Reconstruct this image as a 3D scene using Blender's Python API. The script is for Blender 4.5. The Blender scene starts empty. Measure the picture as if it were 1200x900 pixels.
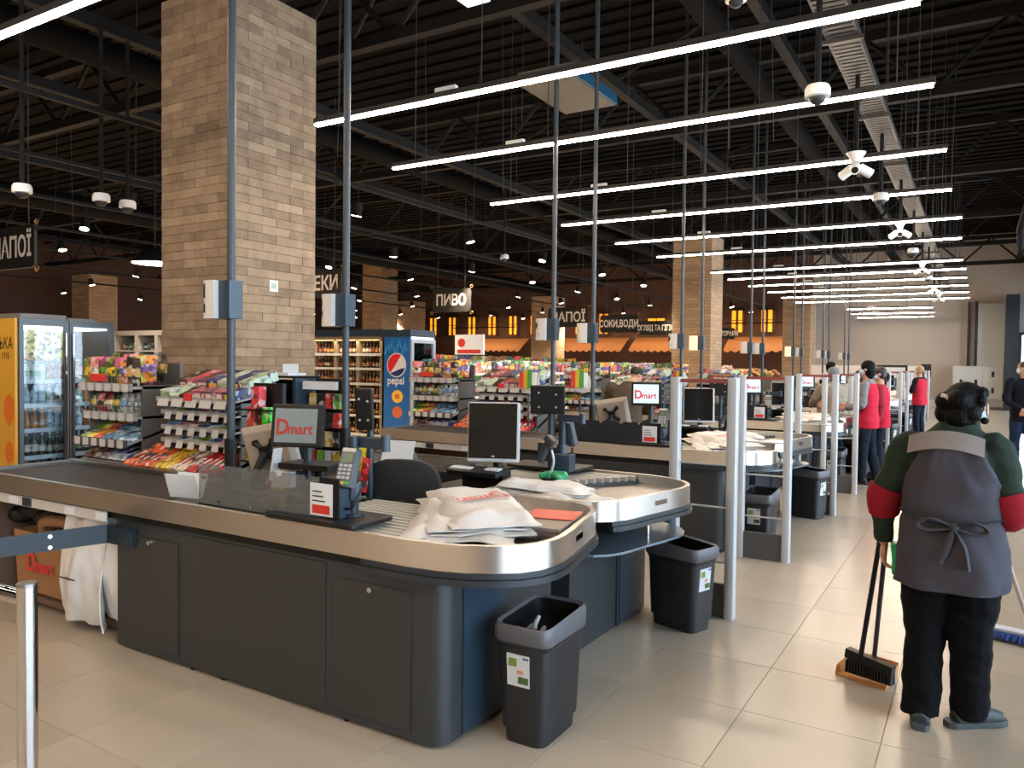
import bpy, bmesh, math, random
from mathutils import Vector, Matrix, noise as mnoise

V = Vector
RND = random.Random(11)
scene = bpy.context.scene
COL = scene.collection

# ------------------------------------------------------------------ camera
cam_data = bpy.data.cameras.new('camera')
cam_data.sensor_width = 36.0
cam_data.lens = 27.196
cam_data.clip_end = 300
cam = bpy.data.objects.new('camera', cam_data)
COL.objects.link(cam)
cx, cd, cf = (0.85575256, 0.51725281, 0.01170798), (0.02394511, -0.01699006, -0.99956889), (-0.5168309, 0.85566399, -0.02692496)
mw = Matrix.Identity(4)
for i in range(3):
    mw[i][0] = cx[i]; mw[i][1] = -cd[i]; mw[i][2] = -cf[i]
mw.translation = V((0, 0, 1.65))
cam.matrix_world = mw
scene.camera = cam

# ------------------------------------------------------------------ world, exposure
world = bpy.data.worlds.new('world')
scene.world = world
world.use_nodes = True
wbg = world.node_tree.nodes['Background']
wbg.inputs[0].default_value = (0.74, 0.86, 1.0, 1)
wbg.inputs[1].default_value = 3.6
vs = scene.view_settings
vs.view_transform = 'Standard'
vs.look = 'None'
vs.exposure = 1.62
vs.gamma = 1.0
vs.use_curve_mapping = False
scene.cycles.use_denoising = True
scene.cycles.max_bounces = 7
scene.cycles.diffuse_bounces = 3
scene.cycles.glossy_bounces = 4
scene.cycles.transmission_bounces = 5
scene.cycles.transparent_max_bounces = 10
scene.cycles.sample_clamp_indirect = 4.0
scene.cycles.caustics_reflective = False
scene.cycles.caustics_refractive = False

LAMP_STRENGTH = 27.0      # ceiling light bars
SPOT_POWER = 300.0        # track spotlights over the aisles

# ------------------------------------------------------------------ helpers
def lin(h):
    if isinstance(h, str):
        h = h.lstrip('#')
        c = [int(h[i:i + 2], 16) / 255 for i in (0, 2, 4)]
        return tuple(x / 12.92 if x <= .04045 else ((x + .055) / 1.055) ** 2.4 for x in c)
    return tuple(h)

MATS = {}
def M(name, col='#808080', rough=.5, metal=0., noise=0., scale=6., bump=0., emit=0., rnd=0., alpha=1., spec=.5, stretch=None, coat=0.):
    if name in MATS: return MATS[name]
    m = bpy.data.materials.new(name)
    m.use_nodes = True
    nt = m.node_tree; N = nt.nodes; L = nt.links
    b = N['Principled BSDF']
    c = lin(col)
    b.inputs['Base Color'].default_value = (*c, 1)
    b.inputs['Roughness'].default_value = rough
    b.inputs['Metallic'].default_value = metal
    b.inputs['Specular IOR Level'].default_value = spec
    b.inputs['Coat Weight'].default_value = coat
    m.diffuse_color = (*c, 1)
    last = None
    if noise or bump:
        tc = N.new('ShaderNodeTexCoord'); mp = N.new('ShaderNodeMapping'); tx = N.new('ShaderNodeTexNoise')
        tx.inputs['Scale'].default_value = scale; tx.inputs['Detail'].default_value = 4
        if stretch: mp.inputs['Scale'].default_value = stretch
        L.new(tc.outputs['Object'], mp.inputs[0]); L.new(mp.outputs[0], tx.inputs['Vector'])
        if noise:
            mx = N.new('ShaderNodeMix'); mx.data_type = 'RGBA'
            mx.inputs[6].default_value = (*[max(0, x * (1 - noise)) for x in c], 1)
            mx.inputs[7].default_value = (*[min(1, x * (1 + noise)) for x in c], 1)
            L.new(tx.outputs['Fac'], mx.inputs[0]); last = mx.outputs[2]
        if bump:
            bp = N.new('ShaderNodeBump'); bp.inputs['Strength'].default_value = bump; bp.inputs['Distance'].default_value = .01
            L.new(tx.outputs['Fac'], bp.inputs['Height']); L.new(bp.outputs[0], b.inputs['Normal'])
    if rnd:
        oi = N.new('ShaderNodeObjectInfo'); mr = N.new('ShaderNodeMapRange')
        mr.inputs[3].default_value = 1 - rnd; mr.inputs[4].default_value = 1 + rnd
        L.new(oi.outputs['Random'], mr.inputs[0])
        hs = N.new('ShaderNodeHueSaturation')
        if last: L.new(last, hs.inputs['Color'])
        else: hs.inputs['Color'].default_value = (*c, 1)
        L.new(mr.outputs[0], hs.inputs['Value']); last = hs.outputs[0]
    if last: L.new(last, b.inputs['Base Color'])
    if emit:
        b.inputs['Emission Color'].default_value = (*c, 1)
        b.inputs['Emission Strength'].default_value = emit
    if alpha < 1:
        b.inputs['Alpha'].default_value = alpha
    MATS[name] = m
    return m

def glassy(name, col, mixf, rough=.03):
    """thin pane: part clear, part glossy reflection"""
    if name in MATS: return MATS[name]
    m = bpy.data.materials.new(name); m.use_nodes = True
    nt = m.node_tree; N = nt.nodes; L = nt.links
    N.remove(N['Principled BSDF'])
    out = N['Material Output']
    tr = N.new('ShaderNodeBsdfTransparent'); tr.inputs[0].default_value = (*lin(col), 1)
    gl = N.new('ShaderNodeBsdfGlossy'); gl.inputs['Roughness'].default_value = rough
    fr = N.new('ShaderNodeFresnel'); fr.inputs[0].default_value = 1.45
    ad = N.new('ShaderNodeMath'); ad.operation = 'ADD'; ad.inputs[1].default_value = mixf
    mx = N.new('ShaderNodeMixShader')
    L.new(fr.outputs[0], ad.inputs[0]); L.new(ad.outputs[0], mx.inputs[0])
    L.new(tr.outputs[0], mx.inputs[1]); L.new(gl.outputs[0], mx.inputs[2]); L.new(mx.outputs[0], out.inputs[0])
    MATS[name] = m
    return m

def catmull(pts, n):
    if len(pts) < 3 or n <= 1: return [tuple(p) for p in pts]
    out = []
    P = [V(p) for p in pts]
    Q = [P[0] * 2 - P[1]] + P + [P[-1] * 2 - P[-2]]
    for i in range(1, len(Q) - 2):
        a, b, c, d = Q[i - 1:i + 3]
        for k in range(n):
            t = k / n
            out.append(tuple(.5 * ((2 * b) + (c - a) * t + (2 * a - 5 * b + 4 * c - d) * t * t + (3 * b - a - 3 * c + d) * t ** 3)))
    out.append(tuple(P[-1]))
    return out

class MB:
    """collects shapes; build() links them as ONE mesh object"""
    def __init__(s, mir=None):
        s.v = []; s.f = []; s.mi = []; s.cur = 0; s.mir = mir; s.T = None
    def add(s, vs, fs):
        o = len(s.v)
        for p in vs:
            p = V(p)
            if s.T is not None: p = s.T @ p
            if s.mir is not None: p = V((p.x, 2 * s.mir - p.y, p.z))
            s.v.append(p)
        for f in fs:
            f = [o + i for i in f]
            if s.mir is not None: f.reverse()
            s.f.append(f); s.mi.append(s.cur)
        return s
    def m(s, i): s.cur = i; return s
    def box(s, x0, x1, y0, y1, z0, z1):
        vs = [(x, y, z) for z in (z0, z1) for y in (y0, y1) for x in (x0, x1)]
        return s.add(vs, [(0, 2, 3, 1), (4, 5, 7, 6), (0, 1, 5, 4), (2, 6, 7, 3), (0, 4, 6, 2), (1, 3, 7, 5)])
    def obox(s, c, size, rot=None):
        hx, hy, hz = [a / 2 for a in size]
        vs = [V((x, y, z)) for z in (-hz, hz) for y in (-hy, hy) for x in (-hx, hx)]
        if rot is not None: vs = [rot @ p for p in vs]
        c = V(c)
        return s.add([p + c for p in vs], [(0, 2, 3, 1), (4, 5, 7, 6), (0, 1, 5, 4), (2, 6, 7, 3), (0, 4, 6, 2), (1, 3, 7, 5)])
    def prism(s, poly, z0, z1):
        n = len(poly)
        vs = [(x, y, z0) for x, y in poly] + [(x, y, z1) for x, y in poly]
        a = sum(poly[i][0] * poly[(i + 1) % n][1] - poly[(i + 1) % n][0] * poly[i][1] for i in range(n))
        fs = [tuple(range(n))[::-1], tuple(range(n, 2 * n))] + [(i, (i + 1) % n, n + (i + 1) % n, n + i) for i in range(n)]
        if a < 0: fs = [f[::-1] for f in fs]
        return s.add(vs, fs)
    def pris(s, poly, d, mat):
        """prism of a polygon in local xy, thickness d along local z, placed by a matrix"""
        n = len(poly)
        vs = [mat @ V((x, y, 0)) for x, y in poly] + [mat @ V((x, y, d)) for x, y in poly]
        a = sum(poly[i][0] * poly[(i + 1) % n][1] - poly[(i + 1) % n][0] * poly[i][1] for i in range(n)) * d
        fs = [tuple(range(n))[::-1], tuple(range(n, 2 * n))] + [(i, (i + 1) % n, n + (i + 1) % n, n + i) for i in range(n)]
        if a < 0: fs = [f[::-1] for f in fs]
        return s.add(vs, fs)
    def rings(s, rings, cap=True, closed=True):
        n = len(rings[0]); vs = [p for r in rings for p in r]; fs = []
        for i in range(len(rings) - 1):
            for j in range(n if closed else n - 1):
                k = (j + 1) % n
                fs.append((i * n + j, i * n + k, (i + 1) * n + k, (i + 1) * n + j))
        if cap:
            fs.append(tuple(range(n))[::-1]); fs.append(tuple(range((len(rings) - 1) * n, len(rings) * n)))
        return s.add(vs, fs)
    def tube(s, pts, r, n=8, sub=1, flat=None):
        m = len(pts)
        if not hasattr(r, '__len__'): r = [r] * m
        if sub > 1:
            q = catmull([(*p,) for p in pts], sub)
            rr = [x[0] for x in catmull([(a, 0, 0) for a in r], sub)]
            pts, r = q, rr
        P = [V(p) for p in pts]
        rings = []; up = None
        for i, p in enumerate(P):
            d = (P[min(i + 1, len(P) - 1)] - P[max(i - 1, 0)]).normalized()
            if up is None:
                up = V((0, 0, 1)) if abs(d.z) < .9 else V((0, 1, 0))
            a = d.cross(up)
            if a.length < 1e-5: a = d.cross(V((1, 0, 0)))
            a.normalize(); up2 = a.cross(d); up = up2
            fl = flat or 1.
            rings.append([p + (a * math.cos(2 * math.pi * k / n) + up2 * fl * math.sin(2 * math.pi * k / n)) * r[i] for k in range(n)])
        return s.rings(rings)
    def cyl(s, p0, p1, r, r1=None, n=12):
        return s.tube([p0, p1], [r, r if r1 is None else r1], n)
    def lathe(s, prof, c, n=12, cap=True):
        c = V(c)
        return s.rings([[c + V((r * math.cos(2 * math.pi * k / n), r * math.sin(2 * math.pi * k / n), z)) for k in range(n)] for r, z in prof], cap)
    def ell(s, c, rad, nu=12, nv=8, rot=None):
        c = V(c); rings = []
        for i in range(nv + 1):
            a = -math.pi / 2 + math.pi * i / nv
            rr = max(math.cos(a), .02)
            ring = [V((rad[0] * rr * math.cos(2 * math.pi * k / nu), rad[1] * rr * math.sin(2 * math.pi * k / nu), rad[2] * math.sin(a))) for k in range(nu)]
            if rot is not None: ring = [rot @ p for p in ring]
            rings.append([p + c for p in ring])
        return s.rings(rings)
    def loft(s, spec, n=20, pw=2.0, sub=1):
        """horizontal super-ellipse rings: (cx, cy, z, rx, ry)"""
        if sub > 1:
            a = catmull([(q[0], q[1], q[2]) for q in spec], sub); b = catmull([(q[3], q[4], 0) for q in spec], sub)
            spec = [(*p, q[0], q[1]) for p, q in zip(a, b)]
        rings = []
        for cx_, cy_, z, rx, ry in spec:
            ring = []
            for k in range(n):
                t = 2 * math.pi * k / n; c, q = math.cos(t), math.sin(t)
                ring.append(V((cx_ + rx * math.copysign(abs(c) ** (2 / pw), c), cy_ + ry * math.copysign(abs(q) ** (2 / pw), q), z)))
            rings.append(ring)
        return s.rings(rings)
    def sheet(s, fn, nu, nv, th=0.003):
        """thick sheet from fn(u,v)->point"""
        top = [[V(fn(i / nu, j / nv)) for j in range(nv + 1)] for i in range(nu + 1)]
        vs = []; fs = []
        w = nv + 1; n = (nu + 1) * w
        nrm = {}
        for i in range(nu + 1):
            for j in range(w):
                a = top[min(i + 1, nu)][j] - top[max(i - 1, 0)][j]; b = top[i][min(j + 1, nv)] - top[i][max(j - 1, 0)]
                q = a.cross(b)
                nrm[i, j] = q.normalized() if q.length > 1e-9 else V((0, 0, 1))
        vs = [top[i][j] for i in range(nu + 1) for j in range(w)] + [top[i][j] - nrm[i, j] * th for i in range(nu + 1) for j in range(w)]
        for i in range(nu):
            for j in range(nv):
                a, b, c, d = i * w + j, (i + 1) * w + j, (i + 1) * w + j + 1, i * w + j + 1
                fs.append((a, b, c, d)); fs.append((n + d, n + c, n + b, n + a))
        for i in range(nu):
            a, b = i * w, (i + 1) * w; fs.append((b, a, n + a, n + b))
            a, b = i * w + nv, (i + 1) * w + nv; fs.append((a, b, n + b, n + a))
        for j in range(nv):
            a, b = j, j + 1; fs.append((a, b, n + b, n + a))
            a, b = nu * w + j, nu * w + j + 1; fs.append((b, a, n + a, n + b))
        return s.add(vs, fs)
    def mesh(s, name, mats, org=(0, 0, 0), bevel=0, smooth=None):
        me = bpy.data.meshes.new(name)
        o = V(org)
        me.from_pydata([p - o for p in s.v], [], s.f)
        if not isinstance(mats, (list, tuple)): mats = [mats]
        for m in mats: me.materials.append(m)
        if len(mats) > 1: me.polygons.foreach_set('material_index', s.mi)
        if bevel:
            bm = bmesh.new(); bm.from_mesh(me)
            es = [e for e in bm.edges if len(e.link_faces) == 2 and e.calc_face_angle(0) > .6]
            bmesh.ops.bevel(bm, geom=es, offset=bevel, segments=2, profile=.6, affect='EDGES', clamp_overlap=True)
            bm.to_mesh(me); bm.free()
        if smooth:
            me.shade_smooth(); me.set_sharp_from_angle(angle=math.radians(smooth))
        me.update()
        return me
    def build(s, name, mats, parent=None, org=None, bevel=0, smooth=None):
        if org is None: org = getattr(parent, 'location', V((0, 0, 0))) if parent is not None else V((0, 0, 0))
        if parent is not None and 'worg' in ORG.get(parent.name, {}): org = ORG[parent.name]['worg']
        me = s.mesh(name, mats, org, bevel, smooth)
        ob = bpy.data.objects.new(name, me); COL.objects.link(ob)
        if parent is not None:
            ob.parent = parent
            ORG[ob.name] = {'worg': V(org)}
        else:
            ob.location = V(org); ORG[ob.name] = {'worg': V(org)}
        return ob
ORG = {}

def tag(o, label=None, cat=None, group=None, kind=None):
    if label: o['label'] = label
    if cat: o['category'] = cat
    if group: o['group'] = group
    if kind: o['kind'] = kind
    return o

def thing(name, label, cat, loc=(0, 0, 0), group=None):
    o = bpy.data.objects.new(name, None); COL.objects.link(o)
    o.location = V(loc); o.empty_display_size = .1
    ORG[o.name] = {'worg': V(loc)}
    return tag(o, label, cat, group)

def struct(ob):
    ob['kind'] = 'structure'; return ob

def dup(o, off=(0, 0, 0), label=None, group=None, parent=None, top=True):
    c = o.copy(); COL.objects.link(c)
    if top:
        c.location = o.location + V(off)
        if label: c['label'] = label
        if group: c['group'] = group
    else:
        c.parent = parent
    for ch in list(o.children): dup(ch, parent=c, top=False)
    return c

def put(mesh, name, loc, rot=None, label=None, cat=None, group=None, parent=None, scale=None):
    ob = bpy.data.objects.new(name, mesh); COL.objects.link(ob)
    if rot is not None:
        ob.rotation_euler = rot.to_euler() if isinstance(rot, Matrix) else rot
    ob.location = V(loc)
    if scale: ob.scale = scale
    if parent is not None: ob.parent = parent
    return tag(ob, label, cat, group)

def text_mesh(body, size=.1, sx=1., mat=None, bold=0., depth=.0006, spacing=1.):
    cu = bpy.data.curves.new('lettering', 'FONT')
    cu.body = body; cu.size = size; cu.extrude = depth; cu.offset = bold; cu.align_x = 'CENTER'; cu.align_y = 'CENTER'; cu.space_character = spacing
    cu.resolution_u = 3
    ob = bpy.data.objects.new('lettering', cu); COL.objects.link(ob)
    dg = bpy.context.evaluated_depsgraph_get()
    me = bpy.data.meshes.new_from_object(ob.evaluated_get(dg))
    COL.objects.unlink(ob); bpy.data.objects.remove(ob)
    for v in me.vertices: v.co.x *= sx
    if mat: me.materials.clear(); me.materials.append(mat)
    return me

def facing(x_axis, z_axis=(0, 0, 1)):
    """rotation whose local x = x_axis, local y = up-ish, local z = outward (for lettering)"""
    x = V(x_axis).normalized(); y = V(z_axis); y = (y - x * y.dot(x)).normalized(); z = x.cross(y)
    return Matrix((x, y, z)).transposed()

def lettering(body, loc, x_axis, up, size, sx, mat, parent, bold=0., name='lettering'):
    me = text_mesh(body, size, sx, mat, bold)
    R = facing(x_axis, up).to_4x4()
    org = ORG[parent.name]['worg'] if parent is not None else V((0, 0, 0))
    ob = bpy.data.objects.new(name, me); COL.objects.link(ob)
    ob.rotation_euler = R.to_euler(); ob.location = V(loc) - org
    if parent is not None: ob.parent = parent
    return ob

def voxel(mb, name, mat, parent, size=.01, smooth=4, folds=0.):
    """union of the collected volumes as one continuous skin"""
    me = mb.mesh(name, mat, ORG[parent.name]['worg'])
    tmp = bpy.data.objects.new('tmp', me); COL.objects.link(tmp)
    md = tmp.modifiers.new('r', 'REMESH'); md.mode = 'VOXEL'; md.voxel_size = size; md.use_smooth_shade = True
    if smooth:
        ms = tmp.modifiers.new('s', 'SMOOTH'); ms.iterations = smooth; ms.factor = .5
    dg = bpy.context.evaluated_depsgraph_get()
    out = bpy.data.meshes.new_from_object(tmp.evaluated_get(dg))
    COL.objects.unlink(tmp); bpy.data.objects.remove(tmp); bpy.data.meshes.remove(me)
    out.name = name
    if folds:
        nn = [v.normal.copy() for v in out.vertices]
        for v, n_ in zip(out.vertices, nn):
            p = v.co
            a = mnoise.noise(V((p.x * 7, p.y * 7, p.z * 13))) + .6 * mnoise.noise(V((p.x * 15 + 9, p.y * 15, p.z * 24 + p.x * 10)))
            v.co = p + n_ * a * folds
        out.update()
    out.materials.clear(); out.materials.append(mat)
    out.shade_smooth()
    ob = bpy.data.objects.new(name, out); COL.objects.link(ob); ob.parent = parent
    ORG[ob.name] = {'worg': ORG[parent.name]['worg']}
    return ob

def rx(a): return Matrix.Rotation(a, 3, 'X')
def ry(a): return Matrix.Rotation(a, 3, 'Y')
def rz(a): return Matrix.Rotation(a, 3, 'Z')
def nth(k): return ['nearest', 'second', 'third', 'fourth', 'fifth', 'sixth', 'farthest'][k]
def rrect(x0, x1, y0, y1, r, n=4):
    out = []
    for cxx, cyy, a0 in ((x1 - r, y1 - r, 0), (x0 + r, y1 - r, 90), (x0 + r, y0 + r, 180), (x1 - r, y0 + r, 270)):
        for k in range(n + 1):
            a = math.radians(a0 + 90 * k / n); out.append((cxx + r * math.cos(a), cyy + r * math.sin(a)))
    return out
# ------------------------------------------------------------------ materials
m_tile = M('floor_tile_stone', '#b0a18e', .24, noise=.10, scale=2.2, rnd=.05, stretch=(1, .35, 1), spec=.4)
m_grout = M('grout', '#85776a', .8)
m_dark = M('ceiling_black', '#0b0908', .9, noise=.3, scale=3, spec=.1)
m_steelbeam = M('painted_black_steel', '#131110', .7, noise=.2, scale=4, spec=.2)
m_grey_rail = M('galvanised_rail', '#3a3735', .55, .2, noise=.2, scale=8)
m_white = M('white_plastic', '#e3e2df', .4)
m_wallgrey = M('greige_wall', '#a79d93', .8, noise=.05, scale=1.2)
m_brown = M('facade_brown', '#4a3329', .85, noise=.25, scale=1.5)
m_steel = M('brushed_steel', '#d2cbc2', .34, 1., noise=.05, scale=30, stretch=(.3, .3, 30))
_n = m_steel.node_tree; _t = _n.nodes.new('ShaderNodeTangent'); _t.direction_type = 'RADIAL'; _t.axis = 'Z'
_n.links.new(_t.outputs[0], _n.nodes['Principled BSDF'].inputs['Tangent'])
_n.nodes['Principled BSDF'].inputs['Anisotropic'].default_value = .8
_n.nodes['Principled BSDF'].inputs['Anisotropic Rotation'].default_value = .25
m_steel2 = M('satin_steel', '#9d9a96', .33, 1., noise=.06, scale=20)
m_chrome = M('chrome', '#d5d5d6', .06, 1.)
m_char = M('charcoal_panel', '#2e2f2d', .42, noise=.06, scale=3)
m_bluegrey = M('blue_grey_steel', '#2b3a48', .30, .1, noise=.05, scale=4)
m_teal = M('teal_grey_paint', '#182730', .42, noise=.05)
m_black = M('black_plastic', '#0f0f0f', .45, spec=.35)
m_rubber = M('black_rubber', '#1e2226', .5)
m_bumper = M('bumper_grey', '#23282d', .4)
m_belt = M('belt_rubber', '#2b2623', .55, noise=.1, scale=5)
m_pole = M('pole_blue_grey', '#363c41', .45, .2, noise=.05)
m_beige = M('monitor_beige', '#978a7c', .5, noise=.03)
m_paper = M('white_paper', '#c9ccce', .7)
m_bag = M('bag_white_film', '#cbc6c0', .5, noise=.05, scale=9, bump=.25)
m_kraft = M('kraft_paper', '#8f6440', .8, noise=.08, scale=7)
m_red = M('print_red', '#c8322a', .5)
m_dkred = M('logo_red_dark', '#a02a26', .5)
m_glass = glassy('clear_pane', '#f4f8fa', .02)
m_acryl = M('smoked_acrylic', '#6a6c6a', .12, alpha=.5)
m_acryl_dark = M('dark_acrylic_backed', '#26282a', .25, noise=.05)
m_gate = M('gate_aluminium', '#bcbfc2', .4, .25)
m_gateclear = glassy('gate_clear', '#dfe7ec', .0)
m_scr_off = M('screen_off', '#10100f', .15)
m_screen = M('screen_lit_teal', '#66706f', .35, emit=.10)
m_screen2 = M('screen_lit_blue', '#b8d8e6', .3, emit=.25)
m_ink = M('ink_black', '#151515', .6)
m_sign = M('sign_black', '#191614', .6, noise=.1)
m_signtext = M('sign_letter', '#e8dfd2', .6)
m_gold = M('sign_scroll_gold', '#8a6a3c', .4, .6)
m_lamp = M('lamp_white', '#ffe9d0', .5, emit=LAMP_STRENGTH)
m_spotlens = M('spot_lens', '#ffe6c4', .5, emit=14)
m_orange_lit = M('window_amber', '#ff9420', .5, emit=.55)
m_litwhite = M('lane_sign_white', '#cbc8c2', .5)
m_litwarm = M('lane_sign_warm', '#ffd79a', .5, emit=.45)
m_skin = M('skin', '#b98a70', .55, noise=.06, scale=20)
m_hair = M('hair_black', '#070606', .6, noise=.4, scale=90, bump=.9, stretch=(1, 1, .2), spec=.12)
m_hairbr = M('hair_brown', '#2c1c17', .5, noise=.3, scale=50, bump=.4)
m_hairbl = M('hair_blond', '#a58563', .5, noise=.2, scale=50, bump=.4)
m_skyglow = M('roof_daylight', '#d8ecff', .5, emit=.8)

# ------------------------------------------------------------------ setting: floor
sl = MB().box(-36, 3.3, -7, 38.3, -.1, -.004).build('floor', m_grout); struct(sl)
TX, TY = .605, .613
tiles = []
import itertools
def visible(p):
    q = mw.inverted() @ V(p)
    if q.z > -.5: return None
    f = 906.5
    x = 600 + f * q.x / -q.z; y = 450 - f * q.y / -q.z
    return (x, y) if -120 < x < 1320 and y < 1080 else None
for i in range(-58, 7):
    for j in range(-17, 57):
        x = -.937 + TX * i; y = 3.716 + TY * j
        if x + TX > 3.3 or x < -36 or y < -7 or y + TY > 38.3: continue
        c = (x + TX / 2, y + TY / 2, 0)
        s_ = visible(c)
        # floor that the counters leave open to view
        open_ = s_ and (c[0] > -2.2 or c[1] < 3.3)
        tiles.append((c[0] ** 2 + c[1] ** 2 if open_ else 1e6 + c[0] ** 2 + c[1] ** 2, c))
tiles.sort()
tm = MB().box(-TX / 2 + .0013, TX / 2 - .0013, -TY / 2 + .0013, TY / 2 - .0013, -.02, 0).mesh('tile', m_tile, bevel=.0012)
for d, c in tiles[:300]:
    put(tm, 'tile', c, parent=sl)
rest = MB()
for d, c in tiles[300:]:
    rest.box(c[0] - TX / 2 + .002, c[0] + TX / 2 - .002, c[1] - TY / 2 + .002, c[1] + TY / 2 - .002, -.02, 0)
tag(rest.build('tile_field', m_tile, sl), kind='stuff')

# ------------------------------------------------------------------ walls
CEIL = 7.2
struct(MB().box(-36.2, -6.55, 38.3, 38.6, -.1, CEIL).build('wall_back', m_brown))
wb = bpy.data.objects['wall_back']
wn = 0
amber = MB().box(-.23, .23, -.03, .03, -.53, .53).mesh('amber_pane', m_orange_lit)
for k in range(17):
    x = -31.6 + 1.425 * k
    if -17.0 < x < -12.0: continue
    wn += 1
    fr = MB()
    for a in (-.31, 0, .31): fr.box(x + a - .05, x + a + .05, 38.14, 38.3, 3.25, 4.45)
    for z in (3.25, 4.4): fr.box(x - .36, x + .36, 38.14, 38.3, z - .05, z + .05)
    fr.box(x - .3, x + .3, 38.2, 38.3, 3.86, 3.9)
    f = fr.build('window_%d' % wn, m_brown, None, org=(x, 38.3, 3.85)); struct(f)
    for a in (-.155, .155):
        MB().box(x + a - .11, x + a + .11, 38.22, 38.28, 3.3, 4.36).build('pane', m_orange_lit, f)
for k, x in enumerate((-15.9, -14.4)):
    wn += 1
    f = MB().box(x - .5, x + .5, 38.16, 38.3, 3.45, 3.52).box(x - .5, x + .5, 38.16, 38.3, 4.05, 4.1).build('window_%d' % wn, m_brown, None, org=(x, 38.3, 3.8)); struct(f)
    for a in (-.24, .24): MB().box(x + a - .2, x + a + .2, 38.2, 38.28, 3.52, 4.05).build('pane', m_orange_lit, f)
struct(MB().box(-6.55, 1.36, 37.2, 37.5, -.1, CEIL).box(1.36, 3.6, 37.2, 37.5, 3.06, CEIL).box(3.06, 3.6, 37.2, 37.5, -.1, 3.06).build('wall_far', m_wallgrey))
struct(MB().box(-36.4, -36.2, -7, 38.6, -.1, CEIL).build('wall_left', m_brown))
struct(MB().box(-36.4, 3.6, -7.3, -7, -.1, CEIL).build('wall_front', M('warm_wall', '#bda58a', .8)))
struct(MB().box(-6.6, 1.3, 37.1, 37.2, 0, .3).build('baseboard_far', M('skirting', '#c9c4bd', .6)))
struct(MB().box(-6.6, -6.42, 36.9, 37.2, 0, 4.35).build('trim_1', M('trim_white', '#e6ddcf', .6)))
struct(MB().box(-6.4, -1.9, 34.0, 34.12, 0, 1.72).build('wall_partition', M('partition_white', '#d8d2ca', .6)))
# right-hand glazing
wr = MB().box(3.3, 3.6, -7, 37.2, 4.4, CEIL).box(3.3, 3.6, -7, 37.2, 0, .12)
for k in range(22): wr.box(3.3, 3.5, -7 + k * 2.1, -6.9 + k * 2.1, .12, 4.4)
struct(wr.build('wall_right', m_teal))
for k in range(21):
    y0 = -6.9 + k * 2.1
    fr = MB().box(3.34, 3.44, y0, y0 + 2.0, 2.5, 2.56).build('window_%d' % (wn + 1 + k), m_teal, None, org=(3.4, y0 + 1, .12)); struct(fr)
    MB().box(3.38, 3.4, y0 + .01, y0 + 1.99, .13, 4.39).build('pane', m_glass, fr)
# far end: lit door, cabinets' panel, dark column
struct(MB().box(.85, 1.3, 36.4, 37.1, 0, 4.6).build('trim_2', m_teal))
dr = MB().box(1.3, 1.42, 37.0, 37.2, 0, 3.0).box(3.0, 3.12, 37.0, 37.2, 0, 3.0).box(1.3, 3.12, 37.0, 37.2, 3.0, 3.12).box(2.17, 2.25, 37.0, 37.2, 0, 3.0).build('door_1', m_teal, None, org=(2.2, 37.1, 0)); struct(dr)
MB().box(1.42, 3.0, 37.08, 37.16, .03, 3.0).build('pane', m_glass, dr)

# ceiling
ce = MB().box(-36.4, 3.6, -7.3, 38.6, CEIL, CEIL + .2)
for k in range(110): ce.box(-36, 3.3, -6.8 + k * .41, -6.6 + k * .41, CEIL - .05, CEIL)
struct(ce.build('ceiling', m_dark))

# ------------------------------------------------------------------ brick columns
def brickmat():
    m = bpy.data.materials.new('tan_brick'); m.use_nodes = True
    N = m.node_tree.nodes; L = m.node_tree.links; b = N['Principled BSDF']
    oi = N.new('ShaderNodeObjectInfo'); cr = N.new('ShaderNodeValToRGB')
    cr.color_ramp.elements.new(.5)
    for e, c in zip(cr.color_ramp.elements, ('#7f6a54', '#8d7760', '#9c866c')):
        e.color = (*lin(c), 1)
    tc = N.new('ShaderNodeNewGeometry'); tx = N.new('ShaderNodeTexNoise'); tx.inputs['Scale'].default_value = 5; tx.inputs['Detail'].default_value = 9; tx.inputs['Roughness'].default_value = .68
    mx = N.new('ShaderNodeMix'); mx.data_type = 'RGBA'; mx.blend_type = 'MULTIPLY'; mx.inputs[0].default_value = .55
    c2 = N.new('ShaderNodeValToRGB'); c2.color_ramp.elements[0].position = .36; c2.color_ramp.elements[0].color = (.45, .41, .37, 1); c2.color_ramp.elements[1].position = .6
    L.new(oi.outputs['Random'], cr.inputs[0]); L.new(tc.outputs['Position'], tx.inputs['Vector']); L.new(tx.outputs['Fac'], c2.inputs[0])
    L.new(cr.outputs[0], mx.inputs[6]); L.new(c2.outputs[0], mx.inputs[7]); L.new(mx.outputs[2], b.inputs['Base Color'])
    bp = N.new('ShaderNodeBump'); bp.inputs['Strength'].default_value = .35; bp.inputs['Distance'].default_value = .006
    L.new(tx.outputs['Fac'], bp.inputs['Height']); L.new(bp.outputs[0], b.inputs['Normal'])
    b.inputs['Roughness'].default_value = .85
    return m
m_brick = brickmat()
m_mortar = M('mortar', '#806b53', .9)
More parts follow.
